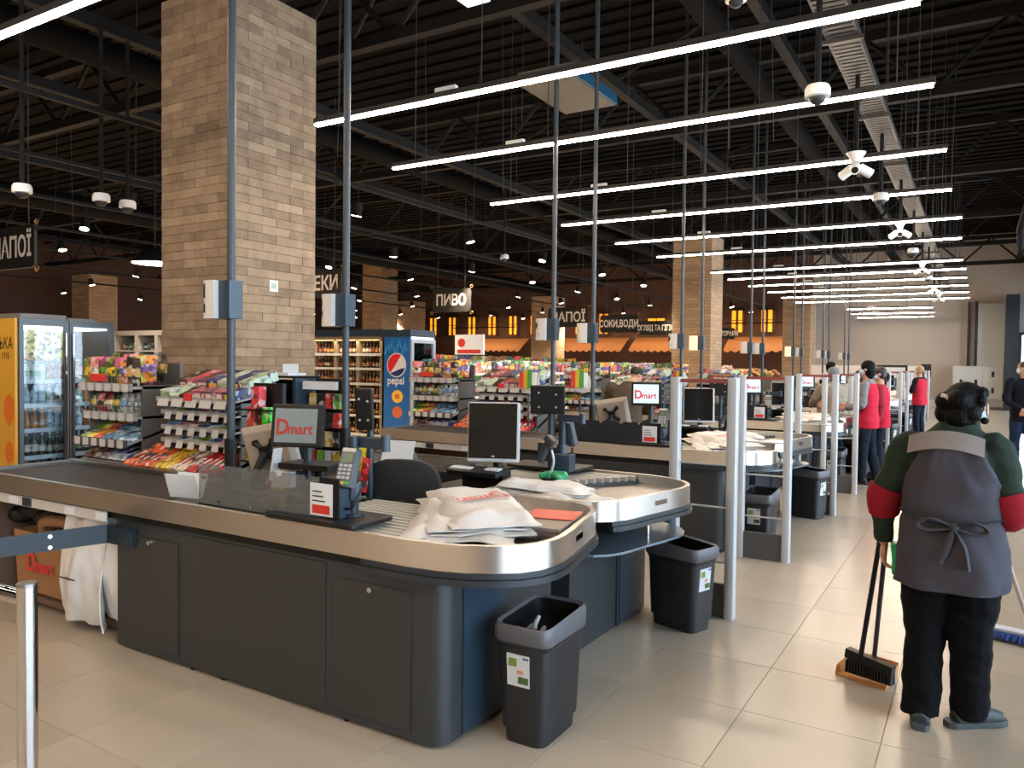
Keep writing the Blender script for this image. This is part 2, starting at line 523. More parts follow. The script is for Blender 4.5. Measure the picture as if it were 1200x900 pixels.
def farbrick():
    m = bpy.data.materials.new('far_brick'); m.use_nodes = True
    N = m.node_tree.nodes; L = m.node_tree.links; b = N['Principled BSDF']
    tc = N.new('ShaderNodeTexCoord'); br = N.new('ShaderNodeTexBrick'); mp = N.new('ShaderNodeMapping'); cb = N.new('ShaderNodeCombineXYZ'); sp = N.new('ShaderNodeSeparateXYZ'); ad = N.new('ShaderNodeMath')
    L.new(tc.outputs['Object'], sp.inputs[0]); L.new(sp.outputs[0], ad.inputs[0]); L.new(sp.outputs[1], ad.inputs[1])
    L.new(ad.outputs[0], cb.inputs[0]); L.new(sp.outputs[2], cb.inputs[1]); L.new(cb.outputs[0], br.inputs['Vector'])
    br.inputs['Color1'].default_value = (*lin('#a58a6c'), 1); br.inputs['Color2'].default_value = (*lin('#8f7459'), 1); br.inputs['Mortar'].default_value = (*lin('#6d5944'), 1)
    br.inputs['Scale'].default_value = 1; br.inputs['Brick Width'].default_value = .38; br.inputs['Row Height'].default_value = .095; br.inputs['Mortar Size'].default_value = .004
    L.new(br.outputs[0], b.inputs['Base Color']); b.inputs['Roughness'].default_value = .85
    return m
m_farbrick = farbrick()
CX, CY, CW, CH = -6.63, 5.36, 1.15, 5.56
col = thing('brick_column', 'wide tan brick column rising behind the nearest candy racks', 'column', (CX - CW / 2, CY + CW / 2, 0))
MB().box(CX - CW + .012, CX - .012, CY + .012, CY + CW - .012, 0, CH).build('core', m_mortar, col)
RH = .0945
brick_meshes = {}
def brick_mesh(l, dx, dy):
    key = (round(l, 3), dx)
    if key not in brick_meshes:
        if dx: brick_meshes[key] = MB().box(-l / 2 + .0016, l / 2 - .0016, -.016, .016, -RH / 2 + .0016, RH / 2 - .0016).mesh('brick', m_brick, bevel=.0025)
        else: brick_meshes[key] = MB().box(-.016, .016, -l / 2 + .0016, l / 2 - .0016, -RH / 2 + .0016, RH / 2 - .0016).mesh('brick', m_brick, bevel=.0025)
    return brick_meshes[key]
rowsn = int(CH / RH)
oc = V(col.location); count = 0
stuff_b = MB()
for r in range(rowsn):
    z = CH - RH * (r + .5)
    segs = [.383, .383, .384] if r % 2 == 0 else [.19, .383, .383, .194]
    for face in (0, 1, 2, 3):
        p = 0
        for l in segs:
            c = p + l / 2; p += l
            j = RND.uniform(-.003, .003)
            if face == 0: pos = (CX - CW + c, CY + j, z)
            elif face == 1: pos = (CX + j, CY + c, z)
            elif face == 2: pos = (CX - c, CY + CW + j, z)
            else: pos = (CX - CW + j, CY + CW - c, z)
            if face < 2 and z > 1.36 and count < 300:
                put(brick_mesh(l, face == 0, 0), 'brick', V(pos) - oc, parent=col); count += 1
            else:
                h = RH / 2 - .003; q = l / 2 - .003
                if face % 2 == 0: stuff_b.box(pos[0] - q, pos[0] + q, pos[1] - .016, pos[1] + .016, z - h, z + h)
                else: stuff_b.box(pos[0] - .016, pos[0] + .016, pos[1] - q, pos[1] + q, z - h, z + h)
tag(stuff_b.build('bricks_out_of_view', m_brick, col), kind='stuff')
tb = MB().box(CX - .02, CX + .022, 5.84, 5.95, 2.4, 2.52).build('thermostat', m_white, col)
MB().box(CX + .022, CX + .026, 5.86, 5.93, 2.43, 2.49).build('display', M('lcd_grey', '#9aa59a', .3), tb)
def far_column(x, y, w, h, label):
    t = thing('brick_column', label, 'column', (x - w / 2, y + w / 2, 0))
    MB().box(x - w, x, y, y + w, 0, h).build('shaft', m_farbrick, t)
    MB().box(x - w - .01, x + .01, y - .01, y + w + .01, h, h + .05).build('cap_plate', m_steelbeam, t)
far_column(-6.63, 21.95, 1.15, 5.4, 'tan brick column in the middle distance behind the checkouts')
far_column(-6.0, 33.6, 1.1, 4.6, 'tan brick column near the greige far wall')
far_column(-25.6, 29.7, 1.25, 6.7, 'tan brick column above the beer shelves and cola cooler')
far_column(-27.5, 34.5, 1.25, 5.1, 'short looking brick column deep in the hall right of the one above the beer shelves')
far_column(-17.6, 32.9, 1.2, 4.9, 'far brick column behind the second drinks sign')
far_column(-33, 19.2, 1.3, 5.3, 'brick column seen above the tall drinks cooler at left')

# ------------------------------------------------------------------ roof steel
def truss(y, label):
    t = thing('roof_truss', label, 'truss', (-16, y, 5.9), 'dark roof trusses')
    MB().box(-36, 3.2, y - .07, y + .07, 6.75, 6.9).build('top_chord', m_steelbeam, t)
    MB().box(-36, 3.2, y - .07, y + .07, 5.75, 5.9).build('bottom_chord', m_steelbeam, t)
    w = MB()
    n = 20
    for i in range(n):
        x0 = -35.8 + i * 1.95
        w.cyl((x0, y, 5.85), (x0 + .97, y, 6.8), .04, n=5); w.cyl((x0 + .97, y, 6.8), (x0 + 1.95, y, 5.85), .04, n=5)
    w.build('web_bars', m_steelbeam, t)
for k, y in enumerate((7.8, 13.4, 19.0, 24.6, 30.2, 35.8)):
    truss(y, 'dark lattice roof truss spanning the hall, %s one' % ['nearest', 'second', 'third', 'fourth', 'fifth', 'farthest'][k])
def ybeam(x, z, w, h, label, name='roof_beam', mat=m_steelbeam):
    return tag(MB().box(x - w / 2, x + w / 2, -2, 37, z, z + h).build(name, mat, None, org=(x, 16, z)), label, 'beam', 'dark roof beams')
for i, (x, z) in enumerate(((-2.6, 6.3), (-5.0, 5.95), (-9.2, 5.6), (-12.8, 5.9), (-17, 5.7), (-21.5, 5.6), (-27, 5.6), (1.2, 5.9))):
    ybeam(x, z, .14, .16, 'dark steel beam running along the hall above the %s' % ['checkouts', 'counter belts', 'candy racks', 'hanging signs', 'middle aisles', 'deep aisles', 'farthest aisles', 'exit walkway'][i])
for i, (x, z, r) in enumerate(((-3.2, 6.3, .16), (-10.6, 5.9, .2), (-20, 5.6, .25))):
    d = MB().cyl((x, 3, z), (x, 37, z), r, n=16)
    tag(d.build('air_duct', m_dark, None, org=(x, 20, z), smooth=40), 'black round air duct along the ceiling above the %s' % ['light bars', 'checkout racks', 'aisles'][i], 'duct')
for i, y in enumerate((9.6, 15.2, 21.0, 27.2)):
    s_ = MB()
    for k in range(6):
        x0 = -34 + k * 6.2
        s_.cyl((x0, y, 6.55), (x0 + 6.2, y + 4.6 * (1 if k % 2 else -1), 6.55), .03, n=5)
    tag(s_.build('brace_rods', m_steelbeam, None, org=(-16, y, 6.55)), 'zigzag of thin dark brace rods under the roof, %s row' % nth(i), 'brace')

# cable tray with perforated bottom over the lane ends
tr = thing('cable_tray', 'grey perforated cable tray running above the lane exits', 'cable tray', (-1.18, 18, 4.75))
t_ = MB()
for x in (-1.325, -1.055): t_.box(x, x + .02, 3, 36.8, 4.75, 4.83)
for k in range(338): t_.box(-1.31, -1.05, 3 + k * .1, 3.065 + k * .1, 4.75, 4.757)
t_.build('tray', m_grey_rail, tr)
for k in range(12):
    y = 5.3 + 2.6 * k
    MB().cyl((-1.32, y, 4.75), (-1.32, y, 7.2), .008, n=5).cyl((-1.04, y, 4.75), (-1.04, y, 7.2), .008, n=5).box(-1.36, -1.0, y - .02, y + .02, 4.71, 4.75).build('hanger', m_grey_rail, tr)
# cassette air conditioner and roof daylight strip
ac = thing('ceiling_air_unit', 'beige rectangular air unit with blue edge under the roof', 'air unit', (-4.9, 9.4, 5.35))
acR = MB()
acR.box(-5.35, -4.55, 8.9, 10.3, 5.35, 5.5).build('housing', M('unit_beige', '#4d463d', .6), ac)
MB().box(-4.55, -4.52, 8.9, 10.3, 5.36, 5.5).build('edge_strip', M('unit_blue', '#15435f', .4), ac)
sk = thing('roof_light', 'bluish roof light strip glimpsed between the dark trusses', 'roof light', (-5.15, 8.0, 6.0))
MB().box(-5.75, -4.6, 7.9, 8.3, 6.2, 6.25).build('frame', m_steelbeam, sk)
for k in range(3): MB().box(-5.7 + k * .38, -5.37 + k * .38, 7.95, 8.25, 6.18, 6.2).build('pane', m_skyglow, sk)

# ------------------------------------------------------------------ ceiling light bars
def light_bar(x0, x1, y0, y1, z, label, w=.045):
    cxm, cym = (x0 + x1) / 2, (y0 + y1) / 2
    t = thing('light_bar', label, 'lamp', (cxm, cym, z), 'linear lamps over the checkouts')
    a = math.atan2(y1 - y0, x1 - x0); L_ = math.hypot(x1 - x0, y1 - y0); R = rz(a)
    MB().obox((cxm, cym, z + .04), (L_, w + .004, .05), R).build('housing', m_grey_rail, t)
    MB().obox((cxm, cym, z), (L_ - .03, w, .022), R).build('diffuser', m_lamp, t)
    for f in (.06, .37, .66, .95):
        px, py = x0 + (x1 - x0) * f, y0 + (y1 - y0) * f
        MB().cyl((px, py, z + .06), (px, py, 7.15), .005, n=4).build('suspension_wire', m_grey_rail, t)
    MB().obox((x0 + (x1 - x0) * .3, y0 + (y1 - y0) * .3, z + .085), (.22, .05, .035), R).build('driver_box', m_white, t)
bars = [(-8.0, -.4, .4, .4), (-8.0, -.4, -2.2, -2.2), (-8.0, -.4, -4.6, -4.6), (-10.6, -4.6, 2.95, 2.95), (-5.74, -.37, 5.64, 5.65), (-6.18, -.37, 7.36, 7.35), (-6.27, -.35, 9.7, 9.6), (-6.15, -.36, 11.75, 11.75),  # first three: unseen bars added behind the camera to warm the counter fronts
        (-6.14, -.28, 14.0, 14.0), (-6.1, -.32, 16.15, 16.2), (-5.9, -.35, 19.45, 19.45), (-5.95, -.32, 21.2, 21.2), (-5.9, -.33, 23.2, 23.2), (-5.86, -.32, 25.4, 25.4),
        (-5.9, -.33, 27.6, 27.6), (-5.9, -.33, 29.9, 29.9)]
for k, (a, b, c, d) in enumerate(bars):
    lb = ['first of three added unseen behind the camera', 'second of three added unseen behind the camera', 'third of three added unseen behind the camera', 'over the near belt at upper left', 'longest looking, crossing the middle of the view', 'third from the camera', 'fourth from the camera', 'fifth from the camera', 'sixth from the camera',
          'seventh from the camera', 'eighth from the camera', 'ninth from the camera', 'tenth from the camera', 'eleventh from the camera', 'twelfth from the camera', 'thirteenth from the camera'][k]
    light_bar(a, b, c, d, 4.0, 'long glowing linear lamp hung over the checkouts, ' + lb)
for k, (a, b, y, z) in enumerate(((-4.4, -1.5, 31.9, 3.85), (-4.4, -1.5, 33.2, 3.75), (-4.4, -1.6, 35.0, 3.7))):
    light_bar(a, b, y, y, z, 'short linear lamp before the greige far wall, %s of three' % ('topmost', 'middle', 'lowest')[k], .04)

# ------------------------------------------------------------------ track spotlights over the sales floor
def spot_thing():
    t = thing('track_spotlight', 'small black track spotlight with a warm lens over the aisles', 'spotlight', (0, 0, 0), 'track spotlights over the sales floor')
    MB().cyl((0, 0, 0), (.05, -.03, -.2), .075, .085, n=10).build('body', m_steelbeam, t, smooth=40)
    MB().cyl((.05, -.03, -.2), (.053, -.031, -.212), .078, n=10).build('lens', m_spotlens, t)
    MB().cyl((0, 0, 0), (0, 0, .25), .012, n=5).build('stem', m_steelbeam, t)
    return t
sp0 = spot_thing()
ld = bpy.data.lights.new('spot_beam', 'SPOT'); ld.energy = SPOT_POWER; ld.color = (1, .80, .58); ld.spot_size = 1.9; ld.spot_blend = .8; ld.shadow_soft_size = .12
first = True
for xi, x in enumerate((-8.6, -11.2, -14, -17.2, -20.6, -24.5, -28.5)):
    tag(MB().box(x - .03, x + .03, 4, 36.5, 4.42, 4.47).build('lighting_track', m_steelbeam, None, org=(x, 20, 4.42)), 'thin dark lighting track with spotlights along the aisles, %s from the checkouts' % nth(xi), 'track')
    for yi in range(10):
        y = 6.3 + yi * 3.1 + (xi % 3) * .9
        if y > 35.5: continue
        o = sp0 if first else dup(sp0)
        first = False
        o.location = V((x, y, 4.2)); o.rotation_euler = (0, 0, RND.uniform(0, 6.3))
        if (xi + yi) % 2 == 0:
            lo = bpy.data.objects.new('spot_beam', ld); COL.objects.link(lo); lo.parent = o; lo.location = (.055, -.033, -.24)
# dome cameras and rods
def dome(loc, ztop, label, ptz=False):
    t = thing('dome_camera', label, 'camera', loc)
    x, y, z = loc
    MB().cyl((x, y, z + .02), (x, y, ztop - .002), .025, n=8).build('drop_rod', m_steelbeam, t, smooth=40)
    if not ptz:
        MB().lathe([(.0, .06), (.085, .06), (.1, .03), (.1, -.03), (.07, -.035)], loc, 16).build('housing', m_white, t, smooth=40)
        MB().ell((x, y, z - .035), (.068, .068, .06), 14, 8).build('bubble', m_rubber, t, smooth=60)
    else:
        MB().lathe([(.0, .1), (.1, .1), (.05, .03), (.05, 0)], loc, 14).build('mount', m_white, t, smooth=40)
        for k in range(3):
            a = 2.1 * k + .6
            c = V((x + .09 * math.cos(a), y + .09 * math.sin(a), z - .08)); d = V((math.cos(a), math.sin(a), -.5)).normalized()
            b_ = MB().cyl(c - d * .05, c + d * .09, .05, n=10).build('camera_head', m_white, t, smooth=40)
            MB().cyl(c + d * .085, c + d * .095, .035, n=10).build('lens', m_black, b_)
for i, (y, z, p) in enumerate(((6.7, 3.87, 0), (8.98, 3.83, 1), (11.37, 3.9, 0), (14.3, 3.95, 1), (17.2, 3.95, 0), (20.0, 3.95, 1), (22.5, 3.95, 0), (25.5, 3.95, 1), (28.5, 3.95, 1))):
    dome((-1.18 + (.0 if i else 0), y, z), 4.75, 'white %s hung from the cable tray, %s along the row' % (('three-headed security camera' if p else 'dome security camera'), ['first', 'second', 'third', 'fourth', 'fifth', 'sixth', 'seventh', 'eighth', 'ninth'][i]), p)
for i, (x, y, z) in enumerate(((-9.0, 4.5, 3.48), (-9.1, 5.45, 3.57), (-9.2, 5.85, 3.57))):
    dome((x, y, z), 5.6, 'white dome camera hung on a dark rod at the upper left, %s of three' % ('leftmost', 'middle', 'rightmost')[i])
dome((-9.3, 15.0, 4.05), 5.6, 'white dome camera hung in the hall above the beer sign')
dome((-2.05, 7.4, 5.12), 6.3, 'white dome camera high at the top edge of the picture')
# thin wires hanging from the roof
for i in range(46):
    x = RND.uniform(-20, 1.2); y = RND.uniform(7, 26); z = RND.uniform(3.9, 5.2)
    if x < -6 and z < 4.4: z = 4.4
    tag(MB().cyl((x, y, z), (x + RND.uniform(-.1, .1), y, 7.18), .006, n=4).build('hanging_wire', m_grey_rail, None, org=(x, y, z)), 'thin grey suspension wire hanging from the roof', 'wire', 'thin wires hanging from the roof')
# big shade lamp
sh = thing('pendant_lamp', 'wide dark pendant lamp with a glowing disc left of the near brick column', 'lamp', (-13.75, 9.3, 3.5))
MB().lathe([(.05, .3), (.16, .28), (.42, .05), (.45, 0), (.43, 0), (.4, .04), (.14, .25)], (-13.75, 9.3, 3.5), 20).build('shade', m_steelbeam, sh, smooth=40)
MB().cyl((-13.75, 9.3, 3.5), (-13.75, 9.3, 3.515), .4, n=20).build('diffuser', m_spotlens, sh)
MB().cyl((-13.75, 9.3, 3.8), (-13.75, 9.3, 7.16), .01, n=5).build('cord', m_black, sh)
# right-hand ductwork
du = thing('wall_unit', 'beige air handling box on dark brackets high at the right edge', 'air unit', (1.3, 17, 4.7))
MB().box(.95, 1.7, 16.6, 17.6, 4.75, 5.35).build('box', M('unit_beige2', '#7b7166', .6), du)
MB().box(.9, 1.75, 16.5, 17.7, 4.62, 4.72).build('shelf', m_white, du)
MB().tube([(.75, 16.8, 6.5), (.75, 16.8, 4.9), (.6, 17.5, 4.3), (.65, 18.5, 4.1)], .07, 10).build('duct', m_steelbeam, du, smooth=40)
# ------------------------------------------------------------------ checkouts
MID, PITCH, NP = 3.785, 4.15, 7
rim_out = [(-5.75, 3.22), (-5.75, 2.546), (-2.3, 2.546), (-2.05, 2.548), (-1.9, 2.565), (-1.78, 2.6), (-1.68, 2.655), (-1.6, 2.725), (-1.55, 2.81), (-1.528, 2.9), (-1.532, 3.0), (-1.56, 3.15), (-1.6, 3.32), (-1.635, 3.5), (-1.66, 3.59), (-1.705, 3.675), (-1.775, 3.74), (-1.86, 3.772), (-1.95, 3.778), (-2.45, 3.778)]
def offset_path(p, d):
    out = []
    for i in range(len(p)):
        a = V((*p[max(i - 1, 0)], 0)); b = V((*p[min(i + 1, len(p) - 1)], 0))
        if 0 < i < len(p) - 1:
            d1 = (V((*p[i], 0)) - a).normalized(); d2 = (b - V((*p[i], 0))).normalized()
            n1 = V((-d1.y, d1.x, 0)); n2 = V((-d2.y, d2.x, 0)); n = (n1 + n2); l = n.length; n = n / l; sc = 1 / max(.5, l / 2)
        else:
            t = (b - a).normalized(); n = V((-t.y, t.x, 0)); sc = 1
        out.append((p[i][0] + n.x * d * sc, p[i][1] + n.y * d * sc))
    return out
def band(mb, path, th, z0, z1):
    inn = offset_path(path, th)
    n = len(path)
    rings = []
    for i in range(n):
        a, b = path[i], inn[i]
        rings.append([V((a[0], a[1], z0)), V((b[0], b[1], z0)), V((b[0], b[1], z1)), V((a[0], a[1], z1))])
    return mb.rings(rings)

def counter(mir, label):
    mr = MID if mir else None
    org = (-3.6, 3.0 if not mir else 2 * MID - 3.0, 0)
    t = thing('checkout_counter', label, 'checkout', org, 'checkout counters')
    B = lambda: MB(mr)
    # cabinet
    body = B().prism([(-4.19, 2.6), (-1.98, 2.6)] + [(-1.98 + .08 * math.sin(a), 2.68 - .08 * math.cos(a)) for a in (.4, .8, 1.2)] + [(-1.9, 2.68), (-1.895, 3.14), (-4.19, 3.14)], .02, .735)
    if not mir: body.prism([(-2.45, 3.141), (-1.915, 3.141), (-1.93, 3.62), (-2.45, 3.62)], .02, .735)
    else: body.prism([(-2.45, 3.141), (-1.905, 3.141), (-1.915, 3.76), (-2.45, 3.76)], .02, .58)
    body.build('cabinet', M('cabinet_charcoal', '#2c2f31', .40, noise=.05, scale=2), t, smooth=35)
    for x0, x1 in ((-4.115, -3.64), (-2.51, -2.06)):
        d = B().box(x0, x1, 2.592, 2.6, .06, .665).build('door', m_char, t, bevel=.002)
        B().cyl(((x0 + x1) / 2 + (.0 if x0 < -3 else 0), 2.592, .64), ((x0 + x1) / 2, 2.58, .64), .013, n=10).build('lock', m_chrome, d)
    B().box(-3.6, -2.56, 2.595, 2.6, .03, .72).build('middle_panel', m_char, t, bevel=.001)
    B().box(-1.902, -1.889, 2.75, 3.11, .03, .72).build('end_panel', m_bluegrey, t, bevel=.002)  # blue of the reflected daylight put into the end panel's colour
    for x in (-3.3, -2.45, -3.55):
        B().cyl((x, 2.63, 0), (x, 2.63, .03), .018, n=8).build('foot', m_black, t)
    # under-belt frame with a low plank and a back board
    u = B().box(-5.7, -4.19, 3.12, 3.16, .1, .73).box(-5.7, -5.66, 2.62, 3.14, 0, .73).box(-5.66, -4.19, 2.7, 3.12, .05, .09)
    u.build('open_base', M('base_brown', '#5f4a3a', .6), t)
    ps = B().box(-5.7, -4.25, 2.565, 2.578, .715, .775).build('price_strip', M('strip_pale', '#b9b4ac', .4), t)
    for k in range(7):
        if k in (2, 3, 5): continue
        B().box(-5.3 + k * .16, -5.2 + k * .16, 2.56, 2.565, .72, .77).build('price_card', m_teal if k % 2 else m_paper, ps)
    # steel rim, bumpers, pans
    band(B(), rim_out, .028, .787, .9).build('steel_rim', m_steel, t, smooth=40)
    band(B(), offset_path(rim_out[2:-4], -.006), .04, .762, .786).build('bumper', m_bumper, t, smooth=40)
    band(B(), offset_path(rim_out[2:-4], -.016), .05, .733, .76).build('bumper', m_bumper, t, smooth=40)
    B().box(-5.72, -2.3, 2.6, 3.2, .735, .787).build('underside', m_black, t)
    B().prism([(-5.72, 2.57), (-3.75, 2.57), (-3.75, 3.2), (-5.72, 3.2)], .79, .872).build('belt_bed', m_black, t)
    B().box(-5.66, -3.78, 2.62, 3.16, .872, .884).build('belt', m_belt, t, bevel=.004)
    B().box(-5.75, -3.75, 3.17, 3.22, .84, .905).build('back_rail', m_steel2, t)
    B().box(-5.75, -5.69, 2.56, 3.22, .84, .9).build('end_rail', m_steel2, t)
    B().box(-3.75, -2.9, 2.57, 3.2, .79, .886).build('scanner_bed', M('scanner_dark', '#2f2e2d', .3, .3), t, bevel=.003)
    B().box(-3.35, -2.98, 2.72, 3.08, .886, .89).build('scanner_glass', M('scan_glass', '#0c0e10', .06), t)
    pan = B().prism([(-2.3, 2.57)] + offset_path(rim_out, .02)[3:-1] + [(-2.3, 3.76)], .79, .835)
    pan.build('bag_tray', m_steel2, t)
    B().box(-2.45, -2.3, 3.3, 3.76, .79, .87).build('tray_bridge', m_steel2, t)
    rp = B()
    # ribs slanted across the roller bed
    rp.prism([(-2.88, 2.585), (-1.99, 2.585), (-2.44, 3.3), (-2.88, 3.3)], .80, .858)
    rp.build('roller_bed', M('rib_base', '#4a4844', .6), t)
    rb = B()
    for k in range(13):
        y0 = 2.6 + k * .054
        rb.prism([(-2.86, y0), (-2.0 - k * .035, y0), (-2.0 - k * .035, y0 + .03), (-2.86, y0 + .03)], .855, .886)
    tag(rb.build('rollers', M('rib_white', '#b4b1a8', .45), t), kind='stuff')
    # cashier desk
    B().box(-4.05, -3.3, 3.22, 3.62, .80, .85).build('desk_top', M('desk_dark', '#3b3430', .4), t, bevel=.004)
    B().box(-4.0, -3.5, 3.24, 3.6, .2, .80).build('desk_pedestal', m_black, t, bevel=.004)
    dw = (B().box(-3.02, -2.47, 3.24, 3.68, .62, .855) if mir else B().box(-3.45, -3.35, 3.24, 3.6, .62, .79)).build('cash_drawer', m_black, t, bevel=.004)
    B().cyl((-2.7 if mir else -3.4, 3.68 if mir else 3.6, .72), (-2.7 if mir else -3.4, 3.7 if mir else 3.62, .72), .012, n=8).build('lock', m_chrome, dw)
    # maker's plate on the slanted end of the rim
    bp = B(); a = V((-1.572, 3.18, .845)); b = V((-1.596, 3.30, .845)); nrm = V((.98, .19, 0)).normalized()
    bp.add([a + V((0, 0, -.014)), b + V((0, 0, -.014)), b + V((0, 0, .014)), a + V((0, 0, .014)), a + nrm * .005 + V((0, 0, -.014)), b + nrm * .005 + V((0, 0, -.014)), b + nrm * .005 + V((0, 0, .014)), a + nrm * .005 + V((0, 0, .014))],
           [(0, 1, 2, 3)[::-1], (4, 5, 6, 7), (0, 4, 5, 1)[::-1], (1, 5, 6, 2)[::-1], (2, 6, 7, 3)[::-1], (3, 7, 4, 0)[::-1]])
    bp.build('maker_plate', m_chrome, t)
    if mir:
        sh = [(x + .0, y) for x, y in rim_out[2:-2]]
        sp = offset_path(sh, .03)
        B().prism([(-2.4, sp[0][1])] + sp + [(-2.4, 3.74)], .585, .6).build('packing_shelf', M('shelf_grey_steel', '#6f7880', .35, .5), t, bevel=.003)
        B().cyl((-1.72, 3.1, .6), (-1.72, 3.1, .735), .012, n=8).build('shelf_post', m_chrome, t)
    return t

gl = {}
def guard(k_opaque, label):
    t = thing('counter_guard', label, 'guard', (-3.0, 2.6, .9), 'smoked guards along the lanes')
    poly = [(-3.46, .905), (-2.6, .905), (-2.6, 1.112)]
    for x in (-2.68, -2.87, -3.08, -3.28):
        poly += [(x + .025, 1.112), (x + .012, 1.094), (x - .012, 1.094), (x - .025, 1.112)]
    poly += [(-3.46, 1.112)]
    MT = Matrix(((1, 0, 0, 0), (0, 0, -1, 2.6), (0, 1, 0, 0), (0, 0, 0, 1)))
    MB().pris(poly, .008, MT).build('smoked_sheet', m_acryl_dark if k_opaque else m_acryl, t)
    MB().box(-3.46, -2.45, 2.585, 2.63, .9, .906).build('base_strip', m_black, t)
    for x, z in ((-3.43, 1.04), (-3.41, 1.04), (-3.44, .925), (-3.06, .925), (-2.68, .925), (-3.3, .925)):
        MB().cyl((x, 2.592, z), (x, 2.586, z), .008, n=8).build('bolt', m_chrome, t)
    MB().box(-2.6, -2.48, 2.592, 2.6, .906, 1.112).build('end_plate', m_steelbeam, t)
    MB().box(-2.6, -2.5, 2.60, 2.72, .906, 1.112).build('bracket_box', m_bluegrey, t, bevel=.003)
    c = MB().box(-2.655, -2.515, 2.588, 2.592, .935, 1.085).build('notice_card', m_paper, t)
    MB().box(-2.64, -2.53, 2.5865, 2.588, .945, .985).build('red_band', m_red, c)
    for i in range(3): MB().box(-2.64, -2.56 - .01 * i, 2.5865, 2.588, 1.0 + .022 * i, 1.006 + .022 * i).build('text_line', m_ink, c)
    return t

def terminal_stand(mir, label, detail=True):
    mr = MID if mir else None
    org = (-2.55, 2.7 if not mir else 2 * MID - 2.7, .9)
    B = lambda: MB(mr)
    t = thing('payment_stand', label, 'card terminal', org, 'card terminals at the lanes')
    B().prism(rrect(-2.92, -2.34, 2.53, 2.83, .04), .906, .926).build('base_plate', m_black, t, bevel=.004)
    p = B().cyl((-2.51, 2.72, .926), (-2.51, 2.72, 1.30), .027, n=14).cyl((-2.51, 2.72, .926), (-2.51, 2.72, .94), .06, n=16)
    p.build('post', m_teal, t, smooth=40)
    ar = B().box(-2.68, -2.51, 2.66, 2.69, 1.0, 1.05).box(-2.72, -2.68, 2.63, 2.70, .98, 1.08).cyl((-2.51, 2.72, 1.0), (-2.51, 2.72, 1.08), .04, n=12)
    ar.build('arm', m_bluegrey, t, bevel=.003)
    up = B().box(-2.53, -2.34, 2.735, 2.765, 1.245, 1.295).cyl((-2.34, 2.75, 1.235), (-2.34, 2.75, 1.31), .022, n=12).build('upper_arm', m_bluegrey, t, bevel=.003)
    # card terminal, tilted back toward the customer
    R = rz(math.radians(8) * (1 if not mir else 1)) @ rx(math.radians(-22))
    c = V((-2.485, 2.66, 1.155))
    tb = B().obox(c, (.088, .045, .185), R).obox(c + R @ V((0, .01, -.05)), (.07, .04, .06), R).build('terminal', M('terminal_grey', '#4b5054', .45), t, bevel=.006)
    B().obox(c + R @ V((0, -.0235, .082)), (.07, .004, .018), R).build('card_slot', M('pale_grey', '#b8b4ab', .4), tb)
    B().obox(c + R @ V((0, -.0235, .045)), (.062, .004, .045), R).build('display', M('lcd_green', '#5d6a58', .3), tb)
    for r in range(4):
        for q in range(3):
            B().obox(c + R @ V((-.024 + .024 * q, -.024, .008 - .019 * r)), (.017, .006, .012), R).build('key', M('key_grey', '#a9aaa8', .5), tb)
    for q, mm in enumerate(('#d13b34', '#e0a63a', '#2f9a5d')):
        B().obox(c + R @ V((-.026 + .026 * q, -.024, -.074)), (.022, .007, .013), R).build('key', M('key_col%d' % q, mm, .5), tb)
    cab = B().tube([(-2.53, 2.69, 1.05), (-2.56, 2.66, .99), (-2.47, 2.66, .97), (-2.44, 2.7, 1.06)], .006, 6, 4).build('cable', m_black, t, smooth=60)
    return t

logo_red = m_dkred
def dmart(loc, xa, up, size, parent, m1=None):
    o = lettering('D', V(loc) - V(xa).normalized() * size * 1.05, xa, up, size * 1.6, .9, m1 or m_red, parent, size * .05)
    o2 = lettering('mart', V(loc) + V(xa).normalized() * size * .38 - V(up).normalized() * size * .12, xa, up, size * 1.1, .95, m1 or m_red, parent, size * .03)
    return o, o2

def display(label, org, yaw, scr, lmat):
    """customer display on a post: faces -y before yaw"""
    x, y, z = org
    t = thing('customer_display', label, 'screen', (x, y, .886), 'customer displays')
    R = rz(yaw) @ rx(math.radians(-8)); c = V((x, y, z))
    hd = MB().obox(c, (.30, .035, .235), R).build('housing', m_black, t, bevel=.008)
    s = MB().obox(c + R @ V((-.005, -.0185, 0)), (.245, .003, .185), R).build('screen', scr, t)
    pl = MB().cyl((x + .03, y + .045, .886), (x + .03, y + .045, z), .024, n=12).cyl((x + .03, y + .045, .886), (x + .03, y + .045, .905), .07, n=14).build('post', m_teal, t, smooth=40)
    xa = R @ V((1, 0, 0)); up = R @ V((0, 0, 1))
    ORG[s.name] = {'worg': ORG[t.name]['worg']}
    p0 = c + R @ V((-.005, -.0205, -.012))
    dmart(p0, xa, up, .073, s, lmat)
    return t

